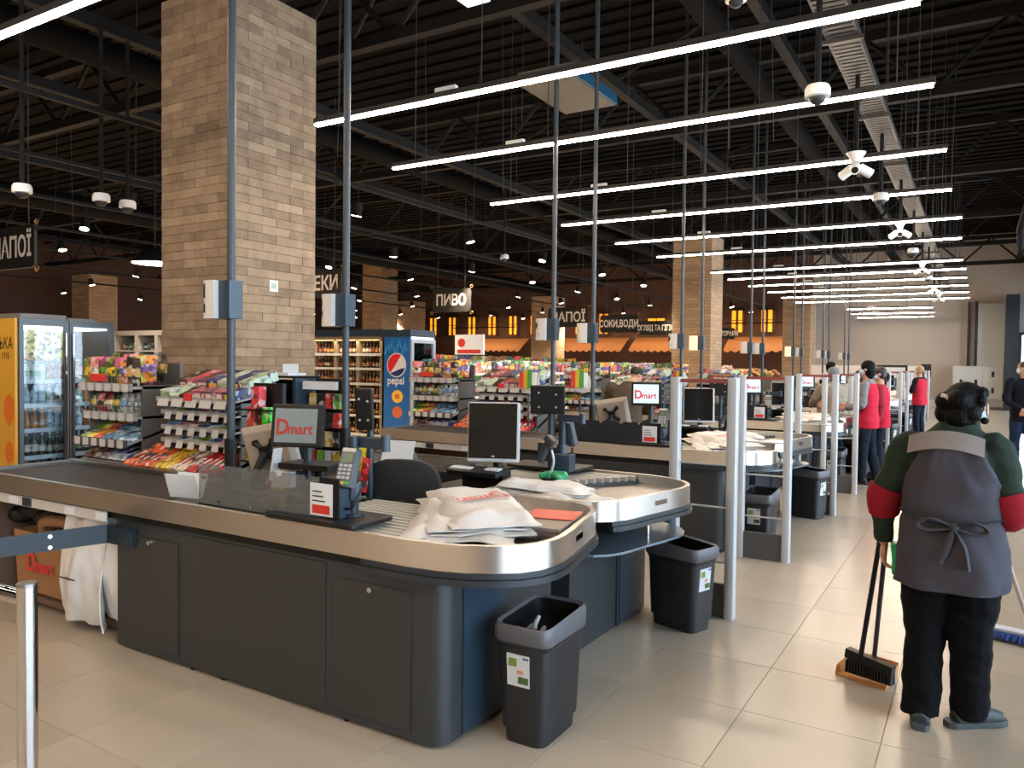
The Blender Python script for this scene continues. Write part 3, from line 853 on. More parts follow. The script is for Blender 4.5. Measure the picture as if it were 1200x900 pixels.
def pos_monitor(label, org, yaw, k=0):
    """cashier's monitor seen from behind: beige shell and black bracket"""
    x, y, z = org
    t = thing('cashier_monitor', label, 'monitor', (x, y, .886), 'cashier monitors')
    R = rz(yaw) @ ry(math.radians(-10)) @ rx(math.radians(10)); c = V((x, y, z))
    P = lambda a, b, d: c + R @ V((a, b, d))
    sh = MB().rings([[P(-.17, .03, -.15), P(.17, .03, -.15), P(.17, .03, .15), P(-.17, .03, .15)], [P(-.17, 0, -.15), P(.17, 0, -.15), P(.17, 0, .15), P(-.17, 0, .15)], [P(-.14, -.03, -.12), P(.14, -.03, -.12), P(.14, -.03, .12), P(-.14, -.03, .12)]])
    sh.build('shell', m_beige, t, bevel=.006)
    MB().obox(P(0, .032, 0), (.32, .004, .28), R).build('screen', m_scr_off, t)
    br = MB()
    for a in (-1, 1):
        br.tube([P(-.06 * a, -.045, -.06), P(.06 * a, -.045, .06)], .014, 6)
        for b in (-1, 1): br.cyl(P(.06 * a, -.03, .06 * b), P(.06 * a, -.055, .06 * b), .018, n=8)
    br.obox(P(0, -.05, 0), (.07, .025, .07), R)
    br.build('bracket', m_black, t)
    MB().tube([P(0, -.06, 0), (x - .02, y - .1, .98), (x - .05, y - .1, .89)], .022, 8, 3).obox((x - .05, y - .1, .896), (.16, .12, .018)).build('stand', m_black, t)
    return t

def lane_pole(x, y, label, digit, lit=None, left=True):
    t = thing('lane_pole', label, 'pole', (x, y, .85), 'grey lane poles with number signs')
    MB().cyl((x, y, .85), (x, y, 7.16), .025, n=14).build('pole', m_pole, t, smooth=40)
    MB().cyl((x, y, .86), (x, y, 1.17), .038, n=14).build('sleeve', m_black, t, smooth=40)
    b = MB().box(x - .055, x + .045, y - .05, y + .05, 1.9, 2.13).build('sign_bracket', m_bluegrey, t, bevel=.003)
    r = .085; cx0 = x - .12
    poly = [(x - .055, y - r), (x - .055, y + r)] + [(cx0 - r * math.sin(a), y + r * math.cos(a)) for a in [math.pi * i / 14 for i in range(15)]]
    s = MB().prism(poly, 1.9, 2.13).build('number_sign', lit or m_litwhite, t, smooth=40)
    if digit:
        me = text_mesh(digit, .24, 2.8 if digit == '4' else 2.2, m_ink, .008, .0)
        # finer along x then wrapped round the sign
        bm = bmesh.new(); bm.from_mesh(me); bmesh.ops.triangulate(bm, faces=bm.faces)
        bmesh.ops.subdivide_edges(bm, edges=bm.edges, cuts=3, use_grid_fill=True)
        for v in bm.verts:
            a = v.co.x / r     # looking along +x at the sign: right hand is -y
            rr = r + .0015
            v.co = V((cx0 - rr * math.cos(a), y - rr * math.sin(a), 2.015 + v.co.y)) - V((x, y, .85))
        bm.to_mesh(me); bm.free()
        put(me, 'number', (0, 0, 0), parent=s)
    return t

def gate(y, label, inner_low=False):
    t = thing('security_gate', label, 'gate', (-1.55, y, 0), 'antitheft gates at the lane exits')
    for x in (-1.745, -1.36):
        MB().prism(rrect(x - .032, x + .032, y - .04, y + .04, .015, 2), 0, 1.57).build('post', m_gate, t, smooth=35)
    MB().box(-1.713, -1.392, y - .012, y + .012, 1.535, 1.56).build('top_bar', M('gate_red_bar', '#8c3f3a', .4), t)
    for z in (.36, .72, 1.0): MB().cyl((-1.72, y, z), (-1.38, y, z), .007, n=6).build('cross_rod', m_gate, t)
    MB().box(-1.713, -1.392, y - .018, y + .018, .0, .225).build('foot_panel', M('gate_foot', '#4c4c4d', .5), t, bevel=.003)
    return t

def bin_(x, y, yaw, label, card=True):
    t = thing('waste_bin', label, 'bin', (x, y, 0), 'charcoal waste bins by the lanes')
    R = Matrix.Rotation(yaw, 4, 'Z'); T = Matrix.Translation((x, y, 0)) @ R
    def ring(w, d, z, r=.045): return [T @ V((px, py, z)) for px, py in rrect(-w / 2, w / 2, -d / 2, d / 2, r, 3)]
    MB().rings([ring(.20, .32, 0), ring(.205, .325, .06), ring(.225, .345, .065), ring(.25, .375, .46)]).build('body', M('bin_charcoal', '#1c1c1e', .5, noise=.05), t, smooth=35)
    o = MB(); n = len(ring(.2, .2, 0))
    rs = [ring(.27, .40, .45), ring(.275, .405, .455), ring(.28, .41, .52), ring(.262, .392, .54), ring(.235, .36, .53), ring(.225, .35, .40)]
    for i, q in enumerate(rs):       # the rim sags toward the front
        if i >= 2:
            for p in q:
                l = T.inverted() @ p; p.z += .014 * (l.y / .2) * (1 if i < 5 else 0)
    o.rings(rs[:5], cap=False); o.build('rim', M('bin_rim_grey', '#56565a', .45), t, smooth=35)
    MB().rings([rs[4], rs[5], ring(.20, .32, .05)], cap=False).build('liner', m_black, t, smooth=35)
    MB().rings([ring(.252, .378, .425), ring(.262, .388, .44), ring(.265, .392, .452)], cap=False).build('liner_edge', M('liner_black', '#1c1f22', .3, bump=.6, scale=40), t)
    if card:
        cb = MB()
        for (a, z0, w, h) in ((-.01, .33, .11, .14),):
            cb.add([T @ V((a - w / 2, -.1755 - .006 - .1 * 0, z0 - h / 2)), T @ V((a + w / 2, -.1815, z0 - h / 2)), T @ V((a + w / 2, -.192, z0 + h / 2)), T @ V((a - w / 2, -.192, z0 + h / 2)),
                    T @ V((a - w / 2, -.17, z0 - h / 2)), T @ V((a + w / 2, -.17, z0 - h / 2)), T @ V((a + w / 2, -.18, z0 + h / 2)), T @ V((a - w / 2, -.18, z0 + h / 2))],
                   [(0, 1, 2, 3), (7, 6, 5, 4), (0, 3, 7, 4), (1, 5, 6, 2), (3, 2, 6, 7), (0, 4, 5, 1)])
        c = cb.build('label_card', m_paper, t)
        for (a, z0, w, h, mm) in ((-.035, .365, .04, .035, M('leaf_green', '#6a8a3a', .6)), (.015, .29, .05, .03, M('leaf_dark', '#3f5a2a', .6)), (.0, .325, .03, .015, M('skin_pink', '#d0806a', .6)), (.03, .388, .03, .008, M('ink_blue', '#35507a', .6))):
            yy = -.1815 - (z0 - .26) / .14 * .0105 - .0012
            MB().obox(T @ V((a, yy, z0)), (w, .001, h), R.to_3x3()).build('print_patch', mm, c)
    return t

def chair(x, y, yaw, label):
    t = thing('cashier_chair', label, 'chair', (x, y, 0), 'cashier chairs')
    R = rz(yaw); P = lambda a, b, z: V((x, y, 0)) + R @ V((a, b, z))
    mf = M('chair_fabric', '#1c1a19', .85, noise=.15, scale=60)
    bk = MB()
    out = []
    for i in range(24):
        a = 2 * math.pi * i / 24; c, s_ = math.cos(a), math.sin(a)
        out.append((.225 * math.copysign(abs(c) ** .55, c), .23 * math.copysign(abs(s_) ** .7, s_)))
    rings = []
    for d, k in ((-.035, .93), (-.03, 1), (.02, 1), (.03, .94)):
        rings.append([P(px * k, -.2 + d - .10 * (px / .225) ** 2 * -.5, .86 + pz * k) for px, pz in out])
    bk.rings(rings).build('backrest', mf, t, smooth=50)
    MB().rings([[P(px * 1.02 * k, py * k + .03, z) for px, py in out] for z, k in ((.47, .9), (.475, 1), (.53, 1), (.545, .92))]).build('seat', mf, t, smooth=50)
    MB().tube([P(0, -.24, .86), P(0, -.27, .6), P(0, -.12, .45)], .02, 8, 3).build('back_bar', m_black, t, smooth=50)
    MB().cyl(P(0, .02, .12), P(0, .02, .47), .025, n=10).build('gas_stem', m_black, t, smooth=50)
    for k in range(5):
        a = k * 1.2566
        l = MB().tube([P(0, .02, .12), P(.27 * math.cos(a), .02 + .27 * math.sin(a), .075)], [.025, .016], 6).build('leg', m_black, t)
        MB().cyl(P(.27 * math.cos(a) - .02, .02 + .27 * math.sin(a), .03), P(.27 * math.cos(a) + .02, .02 + .27 * math.sin(a), .03), .03, n=10).build('castor', m_black, l)
    return t

def black_monitor(x, y, z, yaw, label):
    t = thing('cashier_monitor', label, 'monitor', (x, y, .85), 'cashier monitors')
    R = rz(yaw) @ rx(math.radians(-4)); c = V((x, y, z))
    MB().obox(c, (.33, .04, .375), R).build('bezel', M('bezel_silver', '#b5b5b4', .35), t, bevel=.012)
    MB().obox(c + R @ V((-.005, -.021, .008)), (.305, .004, .345), R).build('screen', m_scr_off, t)
    MB().obox(c + R @ V((0, -.024, -.15)), (.02, .002, .008), R).build('badge', m_gate, t)
    MB().cyl((x, y + .05, .85), (x, y + .05, z - .1), .03, n=10).obox((x, y + .03, .858), (.26, .2, .016)).build('stand', m_black, t, smooth=40)
    kb = MB().obox((x - .02, y - .16, .985), (.36, .14, .03), rx(.15)).obox((x - .02, y - .05, .92), (.30, .1, .13)).build('keyboard_shelf', m_black, t, bevel=.004)
    MB().obox((x - .12, y - .18, 1.003), (.15, .05, .006), rx(.15)).build('note', m_paper, kb)
    MB().obox((x + .1, y - .16, 1.006), (.1, .05, .006), rx(.15)).build('note', m_paper, kb)
    return t

def scanner(x, y, z, label):
    t = thing('hand_scanner', label, 'scanner', (x, y, .886), 'hand scanners')
    MB().tube([(x - .03, y - .02, z - .1), (x, y, z), (x + .02, y, z + .03)], [.022, .026, .03], 10, 3).build('grip', M('scanner_body', '#2e3034', .4), t, smooth=50)
    MB().obox((x + .035, y - .01, z + .05), (.075, .06, .045), ry(.7)).build('head', M('scanner_body', '#2e3034', .4), t, bevel=.01)
    MB().tube([(x + .01, y + .02, .886), (x + .04, y + .03, z - .1), (x + .03, y + .02, z - .02)], .009, 6, 4).build('gooseneck', m_gate, t, smooth=50)
    MB().cyl((x + .01, y + .02, .886), (x + .01, y + .02, .9), .05, n=12).build('foot', m_black, t, smooth=40)
    return t

def folded_bags(x, y, z, w, d, yaw, n, label, seed, printed=False, group='white carrier bags on the trays'):
    """a limp stack of white plastic carrier bags"""
    t = thing('carrier_bag_stack', label, 'bag', (x, y, z), group)
    for i in range(n):
        s0 = V((seed * 3.1 + i, seed, i * .7)); R = rz(yaw + (i - n / 2) * .11)
        sc = 1 - .06 * i
        ox, oy = math.sin(seed + i * 2) * .035, math.cos(seed * 2 + i * 3) * .03
        def fn(u, v, i=i):
            px, py = (u - .5) * w * sc + ox, (v - .5) * d * sc + oy
            edge = max(abs(u - .5), abs(v - .5)) * 2
            h = .018 + .018 * i + .05 * max(0, mnoise.noise(V((px * 5, py * 5, 0)) + s0)) * (.4 + edge) + .014 * mnoise.noise(V((px * 17, py * 17, 3)) + s0)
            if i == n - 1: h = .018 + .018 * i + (h - .018 - .018 * i) * min(1, .12 + 1.1 * max(0, math.hypot((u - .45) * 1.5, v - .5) - .18) / .3) + .012
            h *= (1 - .55 * max(0, edge - .75) / .25)
            h += .058 * (i / max(1, n - 1)) ** 2 * (1 - u) ** 1.3 * (1 if n > 3 else .3)
            q = R @ V((px + .03 * mnoise.noise(V((v * 4, i, seed))), py + .03 * mnoise.noise(V((u * 4, i + 5, seed))), 0))
            return V((x, y, z)) + V((q.x, q.y, max(h, .006 + .018 * i)))
        MB().sheet(fn, 22, 18, .006).build('bag', m_bag, t, smooth=60)
    return t, fn

# --- the nearest pair of lanes
cA = counter(False, 'long charcoal checkout counter with steel rim, nearest to the camera')
cB = counter(True, 'checkout counter with rounded steel tray right behind the nearest counter')
gA = guard(False, 'smoked clear guard with notched top on the nearest counter')
tA = terminal_stand(False, 'card terminal with coloured keys on the nearest counter')
tB = terminal_stand(True, 'card terminal stand on the tray counter behind the nearest one')
dA = display('black framed display with red logo on the nearest counter', (-3.17, 3.0, 1.295), math.radians(20), m_screen, m_dkred)
mA = pos_monitor('beige backed monitor with black bracket behind the nearest guard', (-3.52, 3.12, 1.13), math.radians(12))
chA = chair(-2.9, 3.66, math.radians(20), 'black rounded chair behind the nearest counter')
mB = black_monitor(-2.605, 4.1, 1.215, math.radians(24), 'tall black screen with silver edge behind the white bags')
def rear_device(loc, w, h, base, label):
    t = thing('customer_display', label, 'screen', (loc[0], loc[1], base))
    R = rz(.35) @ rx(.12); c = V(loc)
    MB().obox(c, (w, .035, h), R).build('housing', m_black, t, bevel=.008)
    for a, b in ((-.25, -.25), (.25, -.25), (-.25, .25), (.25, .2)): MB().obox(c + R @ V((a * w, -.019, b * h)), (.012, .002, .012), R).build('screw_cover', m_gate, t)
    MB().cyl((loc[0], loc[1] + .05, base), (loc[0], loc[1] + .05, loc[2]), .02, n=10).cyl((loc[0], loc[1] + .05, base), (loc[0], loc[1] + .05, base + .02), .07, n=14).build('post', m_teal, t, smooth=40)
    return t
rd1 = rear_device((-2.98, 3.32, 1.38), .10, .24, .85, 'narrow black device with white dots behind the nearest card terminal')
rd2 = rear_device((-2.56, 4.72, 1.40), .24, .20, .886, 'dark back of a display on the second tray counter')
for k in range(1, 4): dup(rd2, (0, PITCH * k, 0), 'dark back of a display on the far side of the %s lane pair' % nth(k))
sB = scanner(-2.42, 4.45, 1.1, 'hand scanner on a stand beside the tall black screen')
FIXD = ['4', '3', '2', '', '2', '', '', '', '', '', '', '', '', '']
sides = [('camera side', 3.147), ('far side', 4.141)]
for k in range(NP):
    for s_, (nm, yy) in enumerate(sides):
        i = 2 * k + s_
        lane_pole(-3.9, yy + PITCH * k, 'grey pole with %s, %s of the %s lane pair' % ('white number %s sign' % FIXD[i] if FIXD[i] else ('glowing warm sign' if i in (5, 8) else 'plain white sign'), nm, nth(k)), FIXD[i], m_litwarm if i in (5, 8) else None)
    off = (0, PITCH * k, 0)
    if k:
        dup(cA, off, 'charcoal checkout counter on the camera side of the %s lane pair' % nth(k))
        dup(cB, off, 'rounded tray checkout counter on the far side of the %s lane pair' % nth(k))
        if k == 1: g1 = guard(True, 'dark opaque guard on the second lane pair'); g1.location.y += PITCH
        else: dup(g1, (0, PITCH * (k - 1), 0), 'dark opaque guard on the counter of the %s lane pair' % nth(k))
        dup(tA, off, 'card terminal on the camera side of the %s lane pair' % nth(k))
        dup(tB, off, 'card terminal on the far side of the %s lane pair' % nth(k))
        if k == 1: d1 = display('pale blue display with red logo on the second lane pair', (-2.82, 3.1, 1.36), math.radians(24), m_screen2, m_red); d1.location.y += PITCH
        else: dup(d1, (0, PITCH * (k - 1), 0), 'pale blue display with red logo on the %s lane pair' % nth(k))
        dup(mA, (.33, PITCH * k, .02), 'beige backed cashier monitor on the %s lane pair' % nth(k))
        dup(chA, off, 'black cashier chair inside the %s lane pair' % nth(k))
        dup(mB, off, 'tall black cashier screen on the far side of the %s lane pair' % nth(k))
        dup(sB, off, 'hand scanner on a stand on the far side of the %s lane pair' % nth(k))
gA0 = gate(5.03, 'pale antitheft gate beside the nearest pair of waste bins')
gi = 1
for k in range(1, NP):
    for y_, nm in ((6.74 + PITCH * (k - 1), 'camera side'), (9.18 + PITCH * (k - 1), 'far side')):
        if k == NP - 1 and nm == 'far side': continue
        dup(gA0, (0, y_ - 5.03, 0), 'pale antitheft gate on the %s of the %s lane pair' % (nm, nth(k)))
b0 = bin_(-1.655, 3.02, math.radians(0), 'charcoal waste bin with white scraps at the end of the nearest counter')
b1 = bin_(-1.59, 4.66, math.radians(72), 'black waste bin with label under the rounded tray')
b1.location.y += .08
for k in range(1, 6):
    dup(b0, (0, PITCH * k - .1, 0), 'charcoal waste bin on the camera side of the %s lane pair' % nth(k))
    dup(b1, (0, PITCH * k + .05, 0), 'black waste bin on the far side of the %s lane pair' % nth(k))
wp = thing('paper_scraps', 'crumpled white scraps lying in the nearest waste bin', 'litter', (-1.66, 3.0, .42))
wv = MB()
for i in range(3):
    a = i * 1.3
    wv.tube([(-1.72 + .035 * i, 3.02 + .03 * math.sin(a), .41), (-1.715 + .035 * i, 3.0, .45 + .02 * (i % 2)), (-1.70 + .03 * i, 3.03, .47 + .045 * (i % 2))], [.016, .013, .010], 7, 2)
voxel(wv, 'scraps', m_paper, wp, .006, 2)

# --- loose things on the nearest lanes
bs, fnb = folded_bags(-2.10, 3.13, .868, .86, .50, -.85, 4, 'stack of white carrier bags with red logo on the nearest tray', 1.7)
# logo follows the top bag
def on_bag(me_text, fn, u0, v0, su, ang, parent, lift=.012):
    ob = None
    for v in me_text.vertices:
        c, s = math.cos(ang), math.sin(ang)
        a, b = v.co.x * c - v.co.y * s, v.co.x * s + v.co.y * c
        p = V(fn(min(max(u0 + a * su[0], 0), 1), min(max(v0 + b * su[1], 0), 1)))
        v.co = p + V((0, 0, lift + v.co.z)) - ORG[parent.name]['worg']
    return put(me_text, 'printed_logo', (0, 0, 0), parent=parent)
for txt, sz, du, dv in (('D', .17, -.12, 0), ('mart', .12, .06, 0)):
    me = text_mesh(txt, sz, 1, m_red, .004, .0)
    bm = bmesh.new(); bm.from_mesh(me); bmesh.ops.triangulate(bm, faces=bm.faces); bmesh.ops.subdivide_edges(bm, edges=bm.edges, cuts=4, use_grid_fill=True); bm.to_mesh(me); bm.free()
    ang = math.radians(-65)
    on_bag(me, fnb, .45 + du * math.cos(ang) / .86, .50 + du * math.sin(ang) / .50, (1 / .86, 1 / .50), ang, bs)
bs2, _ = folded_bags(-2.22, 4.02, .868, .62, .30, .15, 3, 'flat stack of white carrier bags on the second tray', 4.2)
bs3, _ = folded_bags(-1.9, 4.0, .84, .3, .22, -.2, 2, 'small loose white bag in the rounded tray behind the stack', 7.7)
for k in range(1, 6):
    for src, nm in ((bs, 'camera side'), (bs2, 'far side')):
        c = dup(src, (.02 * k, PITCH * k, 0), 'white carrier bags left on the %s tray of the %s lane pair' % (nm, nth(k)))
# leaflets
lf = thing('leaflet_stack', 'stack of brown leaflets with red cover beside the white bags', 'leaflets', (-1.8, 3.3, .835))
pgs = M('leaflet_pages', '#a08c7c', .7)
for i in range(7):
    MB().obox((-1.80 + .004 * i, 3.29 - .003 * i, .842 + .009 * i), (.26, .40, .007), rz(.2 + .03 * math.sin(i * 2))).build('leaflet', pgs, lf)
cv = MB().obox((-1.785, 3.37, .905), (.25, .22, .003), rz(.24)).build('red_cover', M('leaflet_red', '#d8583e', .55, noise=.25, scale=9), lf)
pt = MB(); Rp = rz(.18)
pt.obox((-3.72, 2.68, .955), (.21, .003, .14), Rp @ rx(.3)).obox((-3.72, 2.73, .955), (.21, .003, .14), Rp @ rx(-.35))
tag(pt.build('paper_tent', m_paper, None, org=(-3.72, 2.70, .886)), 'blank white folded card standing on the nearest counter by the guard', 'card')
tag(MB().obox((-3.46, 4.2, 1.02), (.23, .003, .17), rz(.3) @ rx(-.45)).obox((-3.46, 4.27, .96), (.2, .003, .17), rz(.3) @ rx(.7)).build('paper_tent', m_paper, None, org=(-3.46, 4.23, .88)), 'white folded card standing behind the black chair', 'card')
gr = MB()
for i in range(4): gr.tube([(-2.47 + .03 * i, 4.45 + .02 * i, .905 + .012 * (i % 2)), (-2.4 + .03 * i, 4.5, .92), (-2.3, 4.42 + .02 * i, .9)], [.02, .03, .015], 7, 2)
gt = thing('green_bag', 'crumpled bright green bag on the second tray', 'bag', (-2.4, 4.46, .888))
voxel(gr, 'bag', M('green_film', '#1f9a63', .4), gt, .008, 2)

# retractable barrier arm on the nearest counter
ba = thing('barrier_arm', 'dark teal flat barrier arm fixed to the nearest counter', 'barrier', (-4.2, 2.55, .65))
e = V((-4.5, 1.75, .645)); s0 = V((-4.235, 2.56, .652)); d = (e - s0).normalized()
MB().obox((s0 + e) / 2, ((e - s0).length + .6, .012, .105), facing(d).to_4x4().to_3x3() @ Matrix(((1, 0, 0), (0, 0, 1), (0, -1, 0)))).build('arm', m_teal, ba)
MB().box(-4.26, -4.0, 2.56, 2.592, .6, .70).build('hinge_plate', m_teal, ba, bevel=.003)
for z in (.62, .68): MB().cyl(s0 + d * .28 + V((.008, -.003, z - .652)), s0 + d * .28 + V((.018, -.008, z - .652)), .012, n=8).build('bolt', m_chrome, ba)
# chrome rail
cr = thing('guide_rail', 'polished chrome guide rail post at the lower left corner', 'rail', (-2.52, 1.268, 0))
MB().cyl((-2.52, 1.268, 0), (-2.52, 1.268, .94), .029, n=24).build('post', m_chrome, cr, smooth=40)
MB().cyl((-2.52, 1.268, .94), (-2.52, 1.268, .95), .030, n=24).build('cap', m_steel2, cr, smooth=40)
MB().cyl((-2.52, 1.268, .90), (-3.8, 1.19, .90), .024, n=20).build('rail', m_chrome, cr, smooth=40)
MB().cyl((-2.52, 1.268, 0), (-2.52, 1.268, .012), .07, n=24).build('foot_flange', m_chrome, cr, smooth=40)

# bags hung under the belt
kb = thing('kraft_bag', 'brown paper carrier bag with red logo under the belt', 'bag', (-5.25, 2.85, 0))
MB().rings([[V((-5.52, 2.72, .1)), V((-4.98, 2.72, .1)), V((-4.98, 2.95, .1)), V((-5.52, 2.95, .1))], [V((-5.53, 2.70, .5)), V((-4.97, 2.71, .5)), V((-4.97, 2.95, .5)), V((-5.53, 2.95, .5))]]).build('body', m_kraft, kb, bevel=.004)
dmart((-5.20, 2.698, .30), (1, 0, 0), (0, 0, 1), .105, kb)
kb2 = thing('kraft_bag_roll', 'folded brown paper bags stacked above the printed paper bag', 'bag', (-5.0, 2.85, .5))
for i in range(4):
    MB().tube([(-5.25, 2.74 + .05 * i, .505), (-5.2, 2.73 + .05 * i, .58), (-4.95, 2.75 + .05 * i, .6), (-4.75, 2.78 + .05 * i, .57)], [.025, .035, .04, .03], 8, 3).build('fold', m_kraft, kb2, smooth=50)
wb_ = thing('white_bag_bundle', 'bundle of crumpled white carrier bags hanging under the belt', 'bag', (-4.6, 2.62, .06))
for i, (xc, w_, yc, zb, sd) in enumerate(((-4.66, .44, 2.74, .10, 3.), (-4.42, .40, 2.69, .12, 8.), (-4.56, .50, 2.64, .06, 5.))):
    def fn(u, v, xc=xc, w_=w_, yc=yc, zb=zb, sd=sd):
        x = xc + (u - .5) * w_ * (.72 + .34 * v)
        f = mnoise.noise(V((u * 4 + v * 1.4, sd, v * .9))) * .055 * (.4 + .6 * v) + mnoise.noise(V((u * 10, v * 5, sd))) * .014 + .022 * math.sin(u * 9 + v * 4 + sd)
        z = .70 - (.70 - zb) * v + .03 * mnoise.noise(V((u * 4, sd, 2))) * v
        return V((x, yc + f - .05 * math.sin(v * 3.14), z))
    MB().sheet(fn, 26, 24, .008).build('bag', m_bag, wb_, smooth=70)
MB().box(-4.66, -4.5, 2.525, 2.53, .345, .352).build('handle_slot', m_black, wb_)
dk = thing('dark_bag', 'black crumpled bag stuffed under the far left of the belt', 'bag', (-5.6, 2.8, .5))
hk = MB()
for i in range(6): hk.ell((-5.6 + .09 * i, 2.8 + .03 * (i % 2), .58 + .03 * (i % 3)), (.09, .1, .07), 10, 6)
voxel(hk, 'bag', m_black, dk, .014, 2)
# ------------------------------------------------------------------ merchandise prototypes
PAL = ['#c73a34', '#d9822b', '#e3c13a', '#6fa23c', '#2f7d58', '#2c5f9e', '#7fa9cf', '#8a4a8e', '#d86f92', '#e9e2d6', '#4a3024', '#b88a5a', '#7b2430', '#1f3558']
def pm(h):
    """wrapper film printed with flecks and stripes of other tones"""
    nm = 'pack_' + h.lstrip('#')
    if nm in MATS: return MATS[nm]
    m = bpy.data.materials.new(nm); m.use_nodes = True
    N = m.node_tree.nodes; L = m.node_tree.links; b = N['Principled BSDF']
    c = lin(h); k = int(h.lstrip('#'), 16)
    tc = N.new('ShaderNodeTexCoord'); vo = N.new('ShaderNodeTexVoronoi'); vo.inputs['Scale'].default_value = 24 + k % 14
    oi = N.new('ShaderNodeObjectInfo'); ad = N.new('ShaderNodeVectorMath')
    L.new(tc.outputs['Object'], ad.inputs[0]); L.new(oi.outputs['Random'], ad.inputs[1]); L.new(ad.outputs[0], vo.inputs['Vector'])
    sx = N.new('ShaderNodeSeparateColor'); L.new(vo.outputs['Color'], sx.inputs[0])
    cr = N.new('ShaderNodeValToRGB'); cr.color_ramp.interpolation = 'CONSTANT'
    tones = [tuple(x * .8 for x in c), tuple(x * .35 for x in c), tuple(.34 + x * .4 for x in c), tuple(x * .95 for x in c), (.07, .055, .05), tuple(x * .85 for x in c)]
    while len(cr.color_ramp.elements) < 6: cr.color_ramp.elements.new(.5)
    for e, p, q in zip(cr.color_ramp.elements, (0, .38, .52, .64, .86, .93), tones): e.position = p; e.color = (*q, 1)
    L.new(sx.outputs[0], cr.inputs[0]); L.new(cr.outputs[0], b.inputs['Base Color'])
    b.inputs['Roughness'].default_value = .38
    MATS[nm] = m
    return m
def pack_box(w, d, h, c, c2):
    b = MB().box(-w / 2, w / 2, -d / 2, d / 2, 0, h)
    b.m(1).box(-w * .42, w * .42, -d / 2 - .001, -d / 2, h * .3, h * .75)
    return b.mesh('box', [pm(c), pm(c2)])
def pack_bag(w, h, c, c2, t=.05):
    """pillow pack standing up, sealed top and bottom"""
    rings = []
    for z, k, e in ((0, .15, 1), (h * .08, .35, 1), (h * .35, 1, .94), (h * .65, .95, .94), (h * .92, .3, 1), (h, .08, 1)):
        rings.append([V((sx * w / 2 * e * (1 if abs(sy) < 1 else .8), sy * t / 2 * k, z)) for sx, sy in ((-1, 0), (-1, -1), (0, -1.3), (1, -1), (1, 0), (1, 1), (0, 1.3), (-1, 1))])
    b = MB().rings(rings)
    mi = b.mi
    for i in range(len(mi)):
        if 16 <= i < 24: mi[i] = 1
    return b.mesh('pouch', [pm(c), pm(c2)], smooth=50)
def pack_bar(l, w, c, c2, t=.02):
    """flat wrapped bar lying along y"""
    b = MB()
    rings = []
    for y, k in ((-l / 2, .1), (-l / 2 + .015, .3), (-l / 2 + .03, 1), (l / 2 - .03, 1), (l / 2 - .015, .3), (l / 2, .1)):
        rings.append([V((-w / 2, y, t * .4)), V((-w * .3, y, t * .5 - t * .5 * k)), V((w * .3, y, t * .5 - t * .5 * k)), V((w / 2, y, t * .4)), V((w * .3, y, t * .5 + t * .5 * k)), V((-w * .3, y, t * .5 + t * .5 * k))])
    b.rings(rings)
    b.m(1).box(-w * .28, w * .28, -l * .22, l * .22, t, t + .001)
    return b.mesh('bar', [pm(c), pm(c2)], smooth=50)
def bottle(h, r, glass, label, cap, n=10):
    b = MB().lathe([(r * .9, 0), (r, .01), (r, h * .18)], (0, 0, 0), n)
    b.m(1).lathe([(r * 1.01, h * .18), (r * 1.01, h * .45)], (0, 0, 0), n, cap=False)
    b.m(0).lathe([(r, h * .45), (r, h * .55), (r * .42, h * .72), (r * .36, h * .9)], (0, 0, 0), n, cap=False)
    b.m(1).lathe([(r * .41, h * .76), (r * .39, h * .86)], (0, 0, 0), n, cap=False)
    b.m(2).lathe([(r * .4, h * .9), (r * .4, h), (r * .3, h)], (0, 0, 0), n)
    return b.mesh('bottle', [M('glass_' + glass.lstrip('#'), glass, .12), pm(label), pm(cap)], smooth=40)
def can(h, r, c, c2):
    b = MB().lathe([(r * .85, 0), (r, h * .06), (r, h * .3)], (0, 0, 0), 10)
    b.m(1).lathe([(r, h * .3), (r, h * .65)], (0, 0, 0), 10, cap=False)
    b.m(0).lathe([(r, h * .65), (r, h * .94), (r * .85, h)], (0, 0, 0), 10)
    return b.mesh('can', [pm(c), pm(c2)], smooth=40)

m_shelf = M('shelf_white', '#8f8d8a', .45)
m_rackgrey = M('rack_grey', '#55534f', .5)
m_tagw = M('price_tag_white', '#b5b2ae', .6)

# ------------------------------------------------------------------ candy racks at each lane pair
bags_t = [pack_bag(.15, .22, a, b) for a, b in (('#4a6a34', '#d8cfa0'), ('#3b2a22', '#c8a060'), ('#7a8a3a', '#e3c13a'), ('#e08a8a', '#e9e2d6'), ('#2f7d8a', '#c8e0e0'), ('#d86f92', '#6fa23c'))]
pouches = [pack_bag(.12, .17, a, b) for a, b in (('#7b2430', '#d8cfa0'), ('#2f5a38', '#c7b04a'), ('#3a4a40', '#b8b8a8'), ('#c73a34', '#3b2a22'), ('#b8bcc0', '#8a9aa8'), ('#cfd4d8', '#7fa9cf'))]
pk_orange = [pack_bag(.17, .2, '#e08a3a', '#7a5a9a'), pack_bag(.17, .2, '#c9c24a', '#7a5a9a')]
packs_slope = [pack_bar(.30, .11, a, b, .03) for a, b in (('#7fae3a', '#2f5a38'), ('#e3c13a', '#c73a34'), ('#d8402e', '#e3c13a'), ('#5f8fb0', '#cfe0ea'), ('#3f6f98', '#dfe8ee'), ('#8fb6cc', '#2c5f9e'))]
packs_low = [pack_bar(.26, .12, a, b, .05) for a, b in (('#6a3a2a', '#c8a070'), ('#9a8f96', '#6a4a5a'), ('#c8ccd8', '#4a5aa0'), ('#3a4a98', '#e0e0ea'))]
